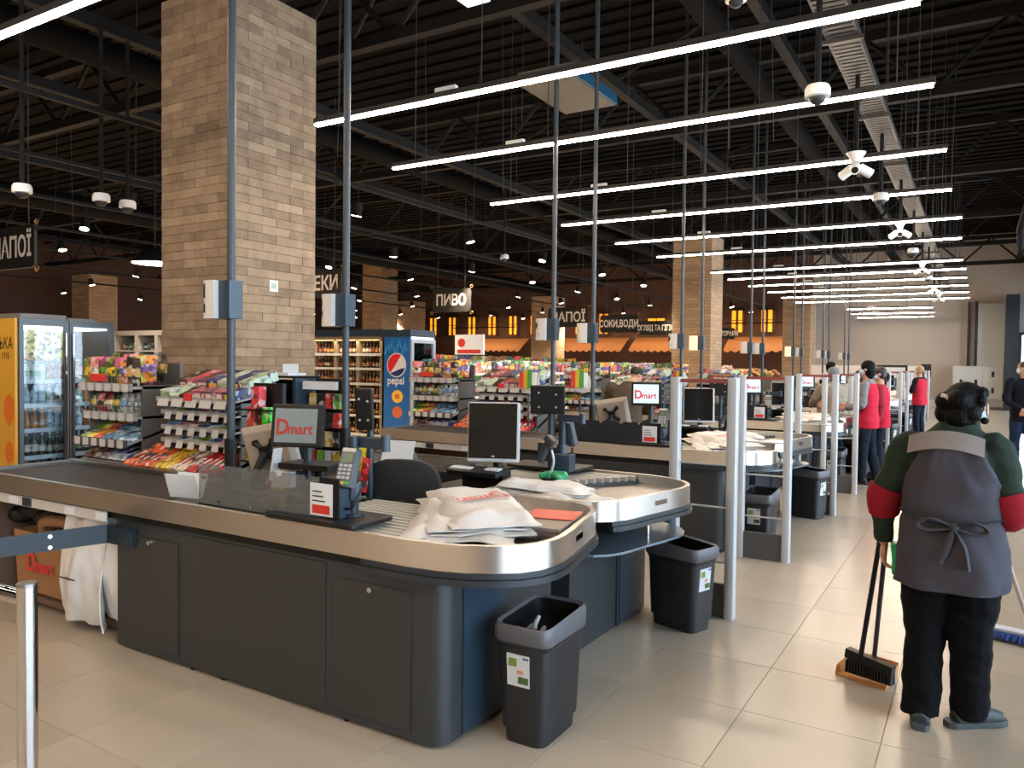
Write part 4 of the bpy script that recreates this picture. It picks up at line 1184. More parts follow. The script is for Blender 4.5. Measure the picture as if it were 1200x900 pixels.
boxes = [pack_box(.11, .26, .07, a, b) for a, b in (('#c8cfc4', '#9ab08a'), ('#b8cbb0', '#e0e6da'), ('#3b2a22', '#d8a0a8'), ('#c05060', '#e9d8d0'), ('#7a4a5a', '#e0c8b0'), ('#1f3a78', '#e3c13a'))]
smalls = [pack_bar(.13, .05, a, b, .016) for a, b in (('#c8d4dc', '#7fa9cf'), ('#6fa23c', '#c8e0a0'), ('#4a78b8', '#e0e6f0'), ('#e0a8b8', '#c8607a'), ('#e3c8a8', '#c87848'), ('#3a4f8a', '#c8d0e8'))]
bars = [pack_bar(.24, .055, a, b, .022) for a, b in (('#d8602a', '#3b1f18'), ('#e3b92e', '#c79018'), ('#d8c8b0', '#a04038'), ('#c4242c', '#f0dcd8'))]

BAGN = ['green', 'brown', 'olive', 'salmon', 'teal', 'pink']
POUN = ['wine red', 'dark green', 'grey green', 'red', 'silver', 'pale grey']
SMAN = ['icy', 'green', 'blue', 'pink', 'peach', 'navy']
def rack_snack(k, x0, y0, where):
    g = ' ' + where
    t = thing('snack_rack', 'grey snack shelving with pouches and bags %s' % where, 'rack', (x0 + .4, y0 + .25, 0))
    W = .70
    MB().box(x0, x0 + W, y0 + .42, y0 + .45, .1, 1.62).build('back_panel', m_rackgrey, t)
    for x in (x0, x0 + W - .02): MB().box(x, x + .02, y0 + .1, y0 + .43, .1, 1.45).build('side_panel', m_rackgrey, t)
    MB().box(x0, x0 + W, y0, y0 + .45, 0, .1).build('plinth', m_black, t)
    levels = [(1.44, 0, .40), (1.215, .0, .36), (1.02, .28, .44), (.84, .28, .44)]
    for i, (z, sl_, dp) in enumerate(levels):
        yb = y0 + .42
        yf = yb - dp
        zb = z + dp * math.tan(sl_)
        s_ = MB().add([(x0, yf, z - .02), (x0 + W, yf, z - .02), (x0 + W, yb, zb - .02), (x0, yb, zb - .02), (x0, yf, z), (x0 + W, yf, z), (x0 + W, yb, zb), (x0, yb, zb)],
                      [(3, 2, 1, 0), (4, 5, 6, 7), (0, 1, 5, 4), (1, 2, 6, 5), (2, 3, 7, 6), (3, 0, 4, 7)]).build('shelf', m_shelf, t)
        r = MB().box(x0, x0 + W, yf - .012, yf, z - .035, z + .022).build('price_rail', m_shelf if i < 2 else M('rail_dark', '#4a4a55', .5), s_)
        for q in range(6):
            if k < 3: MB().box(x0 + .03 + q * .112, x0 + .10 + q * .112, yf - .016, yf - .012, z - .04, z + .018).build('price_tag', m_tagw, s_)
        if i < 2:
            w_ = MB()
            for q in range(17): w_.cyl((x0 + .02 + q * .041, yf + .005, z), (x0 + .02 + q * .041, yf + .005, z + .075), .0025, n=4)
            w_.cyl((x0, yf + .005, z + .075), (x0 + W, yf + .005, z + .075), .003, n=4)
            w_.build('wire_front', m_rackgrey, s_)
    rt = MB().cyl((x0 + .3, y0 + .0, 1.5), (x0 + .3, y0 - .012, 1.5), .03, n=12)
    MB().box(x0 + .18, x0 + .38, y0 + .0, y0 + .012, 1.475, 1.53).build('red_badge', m_red, t)
    # goods
    for r in range(3):
        for q in range(6):
            j = RND.randrange(6)
            put(bags_t[j], 'snack_bag', (x0 + .08 + q * .108, y0 + .08 + r * .11, 1.442 + (.0 if r < 2 else .03)), (RND.uniform(-.15, .1), RND.uniform(-.12, .12), RND.uniform(-.3, .3)), '%s snack bag in the top wire basket%s' % (BAGN[j], g), 'snack bag', '%s snack bags in the top basket%s' % (BAGN[j], g))
    for q in range(3):
        put(pk_orange[q % 2], 'snack_bag', (x0 + .58 + .07 * q, y0 + .06 + .03 * q, 1.46 + .01 * q), (-.1, 0, .3), 'orange violet snack bag right in the top basket' + g, 'snack bag', 'orange snack bags' + g)
    for r in range(2):
        for q in range(7):
            j = RND.randrange(4) if q < 4 else 4 + RND.randrange(2)
            put(pouches[j], 'snack_pouch', (x0 + .065 + q * .095, y0 + .12 + r * .13, 1.217), (RND.uniform(-.2, .05), 0, RND.uniform(-.25, .25)), '%s foil pouch on the second shelf%s' % (POUN[j], g), 'pouch', '%s pouches on the second shelf%s' % (POUN[j], g))
    for q in range(7):
        for r in range(2):
            j = (0, 1, 2, 4, 3, 5, 3)[q]
            y = y0 + .12 + r * .14
            put(packs_slope[j], 'snack_pack', (x0 + .065 + q * .095, y + .02, 1.025 + (y - y0 - .02) * .29 + .03 * r), Matrix.Rotation(.28, 3, 'X') @ rz(RND.uniform(-.15, .15)), 'flat %s pack laid on the sloping third shelf%s' % (['green', 'yellow', 'red', 'pale blue', 'blue', 'light blue'][j], g), 'snack pack', 'flat %s packs on the sloping shelf%s' % (['green', 'yellow', 'red', 'pale blue', 'blue', 'light blue'][j], g))
    for q in range(6):
        j = q * 4 // 6
        put(packs_low[j], 'snack_pack', (x0 + .075 + q * .11, y0 + .16, .845 + .045), Matrix.Rotation(.28, 3, 'X'), '%s pack on the lowest sloping shelf%s' % (['brown', 'mauve', 'silver', 'blue'][j], g), 'snack pack', '%s packs on the lowest shelf%s' % (['brown', 'mauve', 'silver', 'blue'][j], g))

def rack_candy(k, x0, y0, where):
    g = ' ' + where
    t = thing('candy_rack', 'grey candy shelving with boxes and small packs %s' % where, 'rack', (x0 + .4, y0 + .25, 0))
    W = .80
    MB().box(x0, x0 + W, y0 + .42, y0 + .45, .1, 1.5).build('back_panel', m_rackgrey, t)
    MB().box(x0, x0 + W, y0, y0 + .45, 0, .1).build('plinth', m_black, t)
    for x in (x0, x0 + W - .02): MB().box(x, x + .02, y0 + .15, y0 + .43, .1, 1.35).build('side_panel', m_rackgrey, t)
    for i, (z, dp) in enumerate(((1.36, .36), (1.265, .2), (1.155, .2), (1.06, .2))):
        yb = y0 + .42; yf = yb - dp - (.0 if i == 0 else .12)
        zb = z + .06 if i == 0 else z + .015
        s_ = MB().add([(x0, yf, z - .012), (x0 + W, yf, z - .012), (x0 + W, yb, zb - .012), (x0, yb, zb - .012), (x0, yf, z), (x0 + W, yf, z), (x0 + W, yb, zb), (x0, yb, zb)],
                      [(3, 2, 1, 0), (4, 5, 6, 7), (0, 1, 5, 4), (1, 2, 6, 5), (2, 3, 7, 6), (3, 0, 4, 7)]).build('shelf', m_shelf, t)
        MB().box(x0, x0 + W, yf - .008, yf, z - .012, z + .02).build('price_rail', m_shelf, s_)
        for q in range(6 if i else 5):
            if k < 3: MB().obox((x0 + .09 + q * (.13 if i else .155), yf - .014, z - .02), (.07 if i else .12, .003, .055), rx(-.25)).build('price_tag', m_tagw, s_)
    bn = MB().add([(x0 - .25, y0 - .08, .80), (x0 + W, y0 - .08, .80), (x0 + W, y0 + .42, 1.0), (x0 - .25, y0 + .42, 1.0), (x0 - .25, y0 - .08, .83), (x0 + W, y0 - .08, .83), (x0 + W, y0 + .42, 1.03), (x0 - .25, y0 + .42, 1.03)],
                  [(3, 2, 1, 0), (4, 5, 6, 7), (0, 1, 5, 4), (1, 2, 6, 5), (2, 3, 7, 6), (3, 0, 4, 7)]).build('bin_shelf', m_rackgrey, t)
    for q in range(7):
        if k < 3: MB().obox((x0 - .17 + q * .15, y0 - .085, .815), (.075, .003, .05)).build('price_tag', m_tagw, bn)
    MB().box(x0 + .33, x0 + .41, y0 + .04, y0 + .052, 1.36, 1.41).build('red_badge', m_red, t)
    for q in range(7):
        j = (0, 1, 2, 3, 4, 3, 5)[q]
        put(boxes[j], 'candy_box', (x0 + .06 + q * .114, y0 + .22, 1.385), Matrix.Rotation(.45 if j in (1, 2) else .2, 3, 'X'), '%s candy box in the top row%s' % (['pale grey', 'pale green', 'dark', 'pink', 'plum', 'navy'][j] + (' left' if q == 3 else ' right' if q == 5 else ''), g), 'candy box', 'candy boxes in the top row' + g)
        put(boxes[(j + 2) % 6], 'candy_box', (x0 + .06 + q * .114, y0 + .36, 1.47), Matrix.Rotation(.3, 3, 'X'), 'candy box in the raised back row' + g, 'candy box', 'candy boxes in the back row' + g)
    for i, z in enumerate((1.265, 1.155, 1.06)):
        for q in range(13):
            j = (q // 2 + i * 2) % 6
            for r in range(2):
                put(smalls[j], 'candy_pack', (x0 + .05 + q * .058, y0 + .17 + .1 * r, z + .02 + .015 * r), Matrix.Rotation(.12, 3, 'X'), 'small %s candy pack on the %s narrow shelf%s' % (SMAN[j], ('upper', 'middle', 'lower')[i], g), 'candy pack', 'small %s packs on the %s narrow shelf%s' % (SMAN[j], ('upper', 'middle', 'lower')[i], g))
    for q in range(17):
        j = 0 if q < 6 else 1 if q < 9 else 2 if q < 12 else 3
        for r in range(2):
            y = y0 + .05 + r * .22
            for l in range(2 if k < 2 else 1):
                put(bars[j], 'chocolate_bar', (x0 - .21 + q * .06, y, .845 + (y - y0 + .08) * .4 + .024 * l), Matrix.Rotation(.38, 3, 'X') @ rz(RND.uniform(-.12, .12)), '%s chocolate bar in the low sloping bin%s' % (['orange', 'yellow', 'cream', 'red'][j], g), 'chocolate bar', '%s chocolate bars in the low bin%s' % (['orange', 'yellow', 'cream', 'red'][j], g))
wh = ['behind the nearest belt', 'behind the second pair of lanes', 'behind the third pair of lanes', 'behind the fourth pair of lanes']
for k in range(4):
    rack_snack(k, -6.1, 3.45 + PITCH * k, wh[k])
    rack_candy(k, -5.12, 3.42 + PITCH * k, wh[k])

# ------------------------------------------------------------------ small racks behind the nearest monitor
cg = thing('cigarette_rack', 'dark slatted metal rack with angled slots behind the nearest display', 'rack', (-4.66, 4.18, 0))
MB().box(-5.02, -4.32, 4.26, 4.31, .5, 1.5).build('back', m_black, cg)
for x in (-5.02, -4.35): MB().box(x, x + .03, 4.06, 4.31, 0, 1.53).build('side', m_bluegrey, cg)
for i in range(5):
    s_ = MB().obox((-4.67, 4.17, 1.44 - i * .11), (.68, .2, .012), rx(.35)).build('shelf', m_steelbeam, cg)
    for q in range(12):
        MB().obox((-4.98 + q * .056, 4.11, 1.45 - i * .11), (.008, .1, .06), rx(.35)).build('divider', m_black, s_)
MB().box(-5.02, -4.32, 4.05, 4.31, 1.52, 1.535).build('top', m_black, cg)
tag(MB().box(-4.85, -4.45, 4.11, 4.29, 1.536, 1.555).obox((-4.5, 4.18, 1.58), (.12, .004, .09), rz(.5)).build('paper_pad', m_paper, None, org=(-4.65, 4.19, 1.536)), 'pale pad with an upturned sheet on the dark slatted rack', 'paper')
for i, (x, w) in enumerate(((-4.29, .32), (-5.32, .26))):
    t = thing('accessory_stand', 'dark peg stand of small hanging goods %s of the slatted rack' % ('right', 'left')[i], 'stand', (x + w / 2, 4.21, 0))
    MB().box(x, x + w, 4.23, 4.26, 0, 1.52).build('panel', m_black, t)
    MB().box(x - .01, x + w + .01, 4.11, 4.13, 1.44, 1.5).build('header_card', m_paper, t)
    for r in range(4):
        for q in range(4):
            c = ['#c9a93a', '#6fa23c', '#2a2a2c', '#b8bcc0', '#c73a34'][(q * 2 + r * 3 + i) % 5]
            tag(MB().box(x + .02 + q * w / 4, x + .015 + (q + .8) * w / 4, 4.15, 4.18, 1.3 - r * .14, 1.41 - r * .14).build('blister_pack', pm(c), None, org=(x + q * w / 4, 4.16, 1.3 - r * .14)), 'small hanging pack on the peg stand %s of the slatted rack' % ('right', 'left')[i], 'pack', 'hanging packs %s of the slatted rack' % ('right', 'left')[i])
            MB().box(x + .04 + q * w / 4, x + .05 + q * w / 4, 4.18, 4.24, 1.4 - r * .14, 1.406 - r * .14).build('peg', m_chrome, t)
# small jars and packs beside the pole
ls = thing('lighter_stand', 'slim dark stand with shelves of lighters beside the nearest pole', 'stand', (-4.0, 3.5, 0))
MB().box(-4.1, -3.83, 3.49, 3.52, 0, 1.5).build('panel', m_black, ls)
for z in (1.0, 1.1, 1.205, 1.335): MB().box(-4.1, -3.83, 3.38, 3.49, z - .01, z).build('shelf', m_steelbeam, ls)
for q in range(5): MB().box(-4.08 + q * .05, -4.045 + q * .05, 3.40, 3.45, 1.0, 1.07).build('lighter_box', pm(('#c9a93a', '#2a2a2c', '#c73a34', '#b8bcc0', '#d9822b')[q]), ls)
for i, (x, y, z, c, lb) in enumerate(((-3.72, 3.3, 1.0, '#e0bb28', 'yellow tall pack beside the beige monitor'), (-3.79, 3.32, .92, '#c73a34', 'red and yellow pack low beside the beige monitor'), (-3.92, 3.40, 1.27, '#3fd02a', 'bright green lighter pack beside the nearest pole'), (-4.06, 3.40, 1.27, '#d04a30', 'orange lighter pack beside the nearest pole'), (-4.02, 3.4, 1.4, '#e04048', 'red plastic tub beside the nearest pole'))):
    z0 = .85 if z < 1.1 else z - .06
    tag(MB().box(x, x + .075, y, y + .06, z0, z + .08).build('goods_pack', pm(c), None, org=(x, y, z0), bevel=.005), lb, 'pack')
for i, (c, z) in enumerate((('#e3c82e', 1.12), ('#d63a3a', 1.0))):
    tag(MB().obox((-3.02 + .02 * i, 3.35, z), (.05, .012, .2), rz(.3) @ ry(.15)).build('hanging_card', pm(c), None, org=(-3.0, 3.35, z - .1)), '%s folded card hanging right of the nearest display' % ('yellow', 'red')[i], 'card')
tag(MB().obox((-3.26, 2.98, 1.0), (.13, .05, .09), rz(.2)).obox((-3.3, 2.96, 1.08), (.012, .06, .18), ry(.2)).build('receipt_printer', M('printer_pale', '#c9c8c4', .5), None, org=(-3.26, 2.98, .886), bevel=.004), 'pale receipt box with a white strip under the nearest display', 'printer')
tag(MB().obox((-3.1, 3.05, 1.08), (.32, .2, .03), rz(.15)).cyl((-3.1, 3.1, .886), (-3.1, 3.1, 1.07), .03, n=10).build('till_shelf', m_black, None, org=(-3.1, 3.05, .886)), 'black shelf on a stub beside the nearest display post', 'shelf')
tag(MB().obox((-2.38, 4.62, .985), (.13, .12, .115), rz(.1)).build('pin_pad_box', m_bluegrey, None, org=(-2.38, 4.62, .926), bevel=.004), 'blue grey box under the terminal post on the second tray counter', 'box')

for i, (x, y, z) in enumerate(((-4.36, 7.56, 1.47), (-4.05, 8.25, 1.47), (-4.25, 12.4, 1.45))):
    t = thing('promo_wobbler', 'round red, green and white promotion disc on a stem, %s from the camera' % nth(i).replace('nearest', 'first'), 'sign', (x, y, 0))
    for q, c in enumerate(('#d8392e', '#c8b02e', '#4a9a4a', '#e8eef2')):
        MB().add(*(lambda P: (P, [(0, 1, 2, 3), (7, 6, 5, 4), (0, 4, 5, 1), (1, 5, 6, 2), (2, 6, 7, 3), (3, 7, 4, 0)]))([V((x - .11 + q * .055, y, z - .10)), V((x - .06 + q * .055, y, z - .10)), V((x - .06 + q * .055, y, z + .08 + .03 * (q in (1, 2)))), V((x - .11 + q * .055, y, z + .08 + .03 * (q in (1, 2)))),
            V((x - .11 + q * .055, y + .01, z - .10)), V((x - .06 + q * .055, y + .01, z - .10)), V((x - .06 + q * .055, y + .01, z + .08 + .03 * (q in (1, 2)))), V((x - .11 + q * .055, y + .01, z + .08 + .03 * (q in (1, 2))))])).build('colour_panel', M('wob_' + c[1:], c, .5), t)
    MB().ell((x + .03, y + .02, z - .05), (.12, .008, .12), 16, 8).build('disc', m_paper, t)
    MB().cyl((x, y + .025, 0), (x, y + .025, z - .05), .01, n=6).build('stem', m_grey_rail, t)
# ------------------------------------------------------------------ drinks cooler at the left edge
co = thing('drinks_cooler', 'tall glass door drinks cooler with an orange side at the left edge', 'cooler', (-8.4, 4.4, 0))
X0, X1, Y0, Y1, H = -8.75, -8.0, 3.92, 4.92, 2.03
MB().box(X0, X1, Y0 + .02, Y1, .0, .12).build('plinth', m_black, co)
MB().box(X0, X0 + .03, Y0 + .02, Y1, .12, H - .05).build('back', M('cooler_back', '#8b969c', .5), co)
MB().box(X0, X1 + .01, Y0, Y0 + .025, 0, H).build('side_panel', M('amber_panel', '#c8932e', .5, noise=.08), co)
MB().box(X0, X1, Y1 - .03, Y1, 0, H).build('side_wall', m_grey_rail, co)
MB().box(X0, X1, Y0 + .02, Y1, H - .06, H).build('top', m_grey_rail, co)
MB().box(X0 + .03, X1 - .05, Y0 + .05, Y1 - .04, H - .085, H - .065).build('light_strip', M('cooler_light', '#f0f6ff', .5, emit=1.0), co)
MB().box(X0 + .035, X0 + .05, Y0 + .05, Y1 - .04, 1.62, H - .09).build('poster', pm('#b8b070'), co)
for z in (.42, .66, .93, 1.18, 1.42, ):
    s_ = MB().box(X0 + .03, X1 - .07, Y0 + .04, Y1 - .04, z - .012, z).build('shelf', m_white, co)
    MB().box(X1 - .075, X1 - .065, Y0 + .04, Y1 - .04, z - .03, z + .012).build('price_rail', M('rail_ice', '#c3d2dc', .3), s_)
m_frame = M('cooler_frame', '#4a5054', .4, .3)
for i in range(2):
    ya = Y0 + .03 + i * .485; yb = ya + .475
    d = MB().box(X1, X1 + .035, ya, ya + .04, .1, H).box(X1, X1 + .035, yb - .04, yb, .1, H).box(X1, X1 + .035, ya + .04, yb - .04, H - .06, H).box(X1, X1 + .035, ya + .04, yb - .04, .1, .16).build('door', m_frame, co)
    MB().box(X1 + .012, X1 + .02, ya + .04, yb - .04, .16, H - .06).build('pane', m_glass, d)
    MB().cyl((X1 + .055, ya + (.44 if i == 0 else .03), .6), (X1 + .055, ya + (.44 if i == 0 else .03), 1.9), .012, n=8).build('handle', m_chrome, d)
lettering('СЬКА', (-8.2, Y0 - .002, 1.78), (1, 0, 0), (0, 0, 1), .16, .8, m_ink, co)
lettering('1715', (-8.16, Y0 - .002, 1.66), (1, 0, 0), (0, 0, 1), .09, .8, m_ink, co)
for z, r in ((1.15, .1), (1.08, .07), (.72, .08)):
    MB().ell((-8.1, Y0 - .001, z), (r, .002, r * 1.4), 14, 8).build('orange_emblem', M('emblem_orange', '#c8641c', .6), co)
bt = [bottle(.27, .035, '#17301f', '#d8d8cc', '#c8b060'), bottle(.25, .034, '#241a12', '#c9b48a', '#a03028'), bottle(.23, .034, '#1c2a24', '#aab8a0', '#d8d8d0'), bottle(.22, .035, '#a8703a', '#c88a50', '#e0ddd5'), bottle(.22, .035, '#9ab8c4', '#c0d4dc', '#c8504a'), bottle(.22, .036, '#c8d0cc', '#88b090', '#d85050')]
BOTN = ['dark green', 'brown', 'black green', 'amber', 'pale blue', 'pale']
SHN = {.16: 'lowest', .42: 'second lowest', .66: 'third lowest', .93: 'third highest', 1.18: 'second highest', 1.42: 'highest'}
rowdef = {.16: (2, 2), .42: (1, 0), .66: (0, 2), .93: (3, 4), 1.18: (4, 5), 1.42: (5, 3)}
for z, (a, b) in rowdef.items():
    for q in range(12):
        for r in range(1):
            j = a if q < 4 else b if q < 9 else (3 if z > 1 else a)
            put(bt[j], 'drink_bottle', (X1 - .12 - .1 * r, Y0 + .09 + q * .075, z), (0, 0, RND.uniform(0, 6)), '%s bottle on the %s shelf of the cooler with the orange side' % (BOTN[j], SHN[z]), 'bottle', '%s bottles on the %s shelf of the cooler' % (BOTN[j], SHN[z]))
cr2 = MB().box(-8.6, -8.15, 4.05, 4.5, H, H + .06).box(-8.6, -8.2, 4.55, 4.85, H, H + .04)
tag(cr2.build('white_cartons', M('carton_pale', '#6f6b66', .6), None, org=(-8.4, 4.3, H)), 'pale flat cartons lying on top of the drinks cooler', 'carton')

# ------------------------------------------------------------------ beer shelves and cola cooler
be = thing('beer_shelves', 'lit wooden shelving packed with beer bottles behind the near column', 'shelving', (-9.1, 9.5, 0))
m_wood = M('shelf_wood', '#7d6a50', .6, noise=.1)
BX0, BX1, BY = -11.0, -8.05, 9.35
MB().box(BX0, BX1, BY + .4, BY + .44, 0, 2.0).build('back', M('shelf_back', '#5a4632', .8), be)
MB().box(BX0 - .05, BX1 + .06, BY - .03, BY + .46, 2.05, 2.16).build('canopy', m_bluegrey, be)
MB().box(BX0 - .05, BX1 + .06, BY, BY + .44, 1.98, 2.05).build('header', m_wood, be)
bays = [BX0 + .49 * i for i in range(7)]
for x in bays: MB().box(x - .03, x + .03, BY, BY + .42, 0, 2.0).build('upright', m_wood, be)
shz = (.5, .80, 1.05, 1.31, 1.55, 1.78)
for z in shz:
    s_ = MB().box(BX0, BX1, BY + .01, BY + .4, z - .03, z - .01).build('shelf', m_wood, be)
    MB().box(BX0, BX1, BY - .005, BY + .008, z - .04, z + .0).build('price_rail', m_tagw, s_)
bb = [bottle(.19, .03, '#3a2416', c, d, 8) for c, d in (('#c9a05a', '#c8b060'), ('#b8502a', '#e0d8c8'), ('#d8c8a0', '#a03028'), ('#8a3a24', '#d8b860'), ('#c87a30', '#3b2a22'))]
for z in shz:
    for i in range(6):
        if bays[i] < -9.9: continue
        for q in range(6):
            put(bb[(q // 2 + i * 2 + int(z * 10)) % 5], 'beer_bottle', (bays[i] + .07 + q * .07, BY + .08, z - .01), None, 'beer bottle on the %s shelf, %s bay of the lit wooden shelves' % (('lowest', 'second', 'third', 'fourth', 'fifth', 'top')[shz.index(z)], ('', '', 'left', 'second', 'third', 'right')[i]), 'bottle', 'beer bottles, %s shelf, bay %d' % (('lowest', 'second', 'third', 'fourth', 'fifth', 'top')[shz.index(z)], i))
al = bpy.data.lights.new('shelf_light', 'AREA'); al.shape = 'RECTANGLE'; al.size = 2.8; al.size_y = .06; al.energy = 11; al.color = (1, .82, .6)
alo = bpy.data.objects.new('shelf_light', al); COL.objects.link(alo); alo.location = V((-9.5, BY - .05, 2.03)) - V(be.location); alo.rotation_euler = (math.radians(-25), 0, 0); alo.parent = be

pc = thing('cola_cooler', 'upright open fridge with a blue cola advertising side panel', 'cooler', (-7.6, 9.5, 0))
PX0, PX1, PY0, PY1 = -7.9, -7.36, 9.2, 9.80
m_blue = M('cola_blue', '#1560a8', .4, noise=.12, scale=5)
MB().box(PX0, PX1, PY0, PY0 + .03, .1, 2.03).build('blue_panel', m_blue, pc)
MB().box(PX0 - .03, PX1 + .02, PY0 - .02, PY1, 2.03, 2.14).build('top', m_bluegrey, pc)
MB().box(PX0, PX0 + .03, PY0, PY1, 0, 2.03).build('back', m_grey_rail, pc)
MB().box(PX0, PX1, PY1 - .03, PY1, 0, 2.03).build('side', m_white, pc)
MB().box(PX0, PX1, PY0, PY1, 0, .12).build('base', m_grey_rail, pc)
df = MB().box(PX1, PX1 + .03, PY0, PY0 + .06, .1, 2.0).box(PX1, PX1 + .03, PY1 - .05, PY1, .1, 2.0).box(PX1, PX1 + .03, PY0 + .06, PY1 - .05, 1.94, 2.0).build('door', M('door_silver', '#a9aeb3', .3, .4), pc)
MB().box(PX1 + .01, PX1 + .018, PY0 + .06, PY1 - .05, .12, 1.94).build('pane', m_glass, df)
MB().box(PX1 - .05, PX1 - .02, PY1 - .06, PY1 - .03, .2, 1.95).build('light_tube', M('cooler_tube', '#e8f4ff', .5, emit=4), pc)
MB().box(PX0 + .03, PX1 - .03, PY0 + .03, PY1 - .03, 1.97, 2.0).build('light_strip', M('cooler_tube', '#e8f4ff', .5, emit=4), pc)
MB().box(PX0 + .03, PX0 + .04, PY0 + .03, PY1 - .03, .12, 1.97).build('liner', M('liner_blue', '#9cb8d0', .5), pc)
# emblem: red, white and navy disc with the word below
yc = PY0 - .001; ex, ez, er = -7.62, 1.60, .17
def disc_part(fn, mat, name, d):
    pts = [fn(i / 40) for i in range(41)]
    MT = Matrix(((1, 0, 0, 0), (0, 0, -1, yc), (0, 1, 0, 0), (0, 0, 0, 1)))
    MB().pris([(ex + a, ez + b) for a, b in pts], d, MT).build(name, mat, pc)
disc_part(lambda t: (er * math.cos(2 * math.pi * t) * 1.1, er * math.sin(2 * math.pi * t) * 1.1), m_white, 'emblem_ring', .002)
def wave(x, o): return o + x * .75 + .05 * math.sin(x * 14)
def arc_poly(lo, hi):
    pts = []
    n = 24
    for i in range(n + 1):
        x = -er + 2 * er * i / n; c = math.sqrt(max(0, er * er - x * x)); pts.append((x, max(-c, min(c, lo(x)))))
    for i in range(n + 1):
        x = er - 2 * er * i / n; c = math.sqrt(max(0, er * er - x * x)); pts.append((x, max(-c, min(c, hi(x)))))
    return pts
for lo, hi, mat, nm in ((lambda x: wave(x, .03), lambda x: 9, M('cola_red', '#d8232e', .4), 'emblem_red'), (lambda x: -9, lambda x: x * .15 - .085 + .02 * math.sin(x * 12), M('cola_navy', '#1a2f6a', .4), 'emblem_navy')):
    pts = arc_poly(lo, hi)
    q = []
    for p in pts:
        if not q or (abs(p[0] - q[-1][0]) + abs(p[1] - q[-1][1])) > 1e-4: q.append(p)
    MT = Matrix(((1, 0, 0, 0), (0, 0, -1, yc - .003), (0, 1, 0, 0), (0, 0, 0, 1)))
    MB().pris([(ex + a, ez + b) for a, b in q], .002, MT).build(nm, mat, pc)
lettering('pepsi', (-7.63, PY0 - .004, 1.36), (1, 0, 0), (0, 0, 1), .17, .95, m_white, pc, .003)
for z, c, r in ((1.12, '#e6b73a', .11), (.88, '#c8643a', .1)):
    MB().ell((-7.6, PY0 - .001, z), (r, .004, r * .9), 14, 8).build('fruit_print', M('print_' + c[1:], c, .5), pc)
MB().ell((-7.6, PY0 - .005, 1.12), (.05, .002, .04), 14, 8).build('fruit_print', M('print_c8643a', '#c8643a', .5), pc)
for i in range(8):
    MB().obox((-7.83 + i * .055, PY0 - .001, 1.82 + .05 * (i % 3)), (.03, .002, .12), ry(.3 * (-1) ** i)).build('splash_print', M('print_cyan', '#2f95c8', .5), pc)
cn = [can(.12, .033, a, b) for a, b in (('#1f5fa8', '#e0e0e0'), ('#c73a34', '#e9e2d6'), ('#3f9a4a', '#c8e0a0'), ('#d9822b', '#e9e2d6'), ('#c8ccd0', '#2c5f9e'))]
bw = [bottle(.24, .034, '#8fb6c8', '#c0d8e8', '#2c5f9e', 8), bottle(.24, .034, '#3a9a80', '#c8e0c8', '#2f7d58', 8), bottle(.24, .034, '#c8a0a0', '#e0c8c8', '#c73a34', 8)]
for i, z in enumerate((.3, .6, .85, 1.1, 1.33, 1.58)):
    s_ = MB().box(PX0 + .04, PX1 - .05, PY0 + .03, PY1 - .03, z - .012, z).build('shelf', m_white, pc)
    for q in range(7):
        if i in (2, 3): put(cn[(q + i) % 5], 'drink_can', (PX1 - .1, PY0 + .08 + q * .072, z), None, 'drink can in the fridge beside the blue cola panel', 'can', 'cans in the cola fridge')
        else: put(bw[(i + q // 3) % 3], 'drink_bottle', (PX1 - .1, PY0 + .08 + q * .072, z), None, 'pale drink bottle in the fridge beside the blue cola panel', 'bottle', 'bottles in the cola fridge')
pp = thing('promotion_board', 'white promotion board with red round print beside the cola fridge', 'sign', (-7.0, 10.3, 1.5))
MB().box(-7.3, -6.75, 10.28, 10.32, 1.78, 2.1).build('board', m_white, pp)
MB().cyl((-7.17, 10.28, 1.97), (-7.17, 10.275, 1.97), .07, n=18).build('red_disc', m_red, pp)
MB().box(-7.25, -6.8, 10.275, 10.28, 1.8, 1.86).build('red_band', m_red, pp)
MB().cyl((-7.03, 10.3, 0), (-7.03, 10.3, 1.8), .015, n=8).build('stand', m_grey_rail, pp)

# ------------------------------------------------------------------ gondolas of the sales floor
gp = [pack_box(.2, .12, .2, PAL[i], PAL[(i * 5 + 3) % len(PAL)]) for i in range(len(PAL))] + [pack_bag(.2, .24, PAL[i], PAL[(i * 3 + 4) % len(PAL)], .09) for i in range(len(PAL))]
def gondola(x, y0, y1, h, label, goods, gname, levels, fronts=True):
    t = thing('shelf_run', label, 'shelving', (x, (y0 + y1) / 2, 0))
    MB().box(x - .03, x + .03, y0, y1, 0, h - .08).build('spine', m_rackgrey, t)
    MB().box(x - .45, x + .45, y0, y1, 0, .12).build('plinth', m_black, t)
    MB().box(x - .45, x + .45, y0 - .03, y0, 0, h - .12).build('end_panel', m_shelf, t)
    for z in levels:
        s_ = MB().box(x - .45, x + .45, y0, y1, z - .03, z).build('shelf', m_shelf, t)
        MB().box(x + .45, x + .46, y0, y1, z - .045, z + .005).build('price_rail', m_tagw, s_)
    n = int((y1 - y0 - .1) / .23)
    allp = []
    for z in levels:
        for q in range(n):
            y = y0 + .16 + q * .23
            j = RND.choice(goods)
            allp.append((z, y, j))
    return t, allp
g1, p1_ = gondola(-9.4, 11.6, 33.5, 1.62, 'long low shelf run of bright packets just behind the candy racks', list(range(28)), 'g', (.95, 1.2, 1.43))
cand = []
for z, y, j in p1_: cand.append((y + (1.43 - z) * 20, z, y, j))
cand.sort()
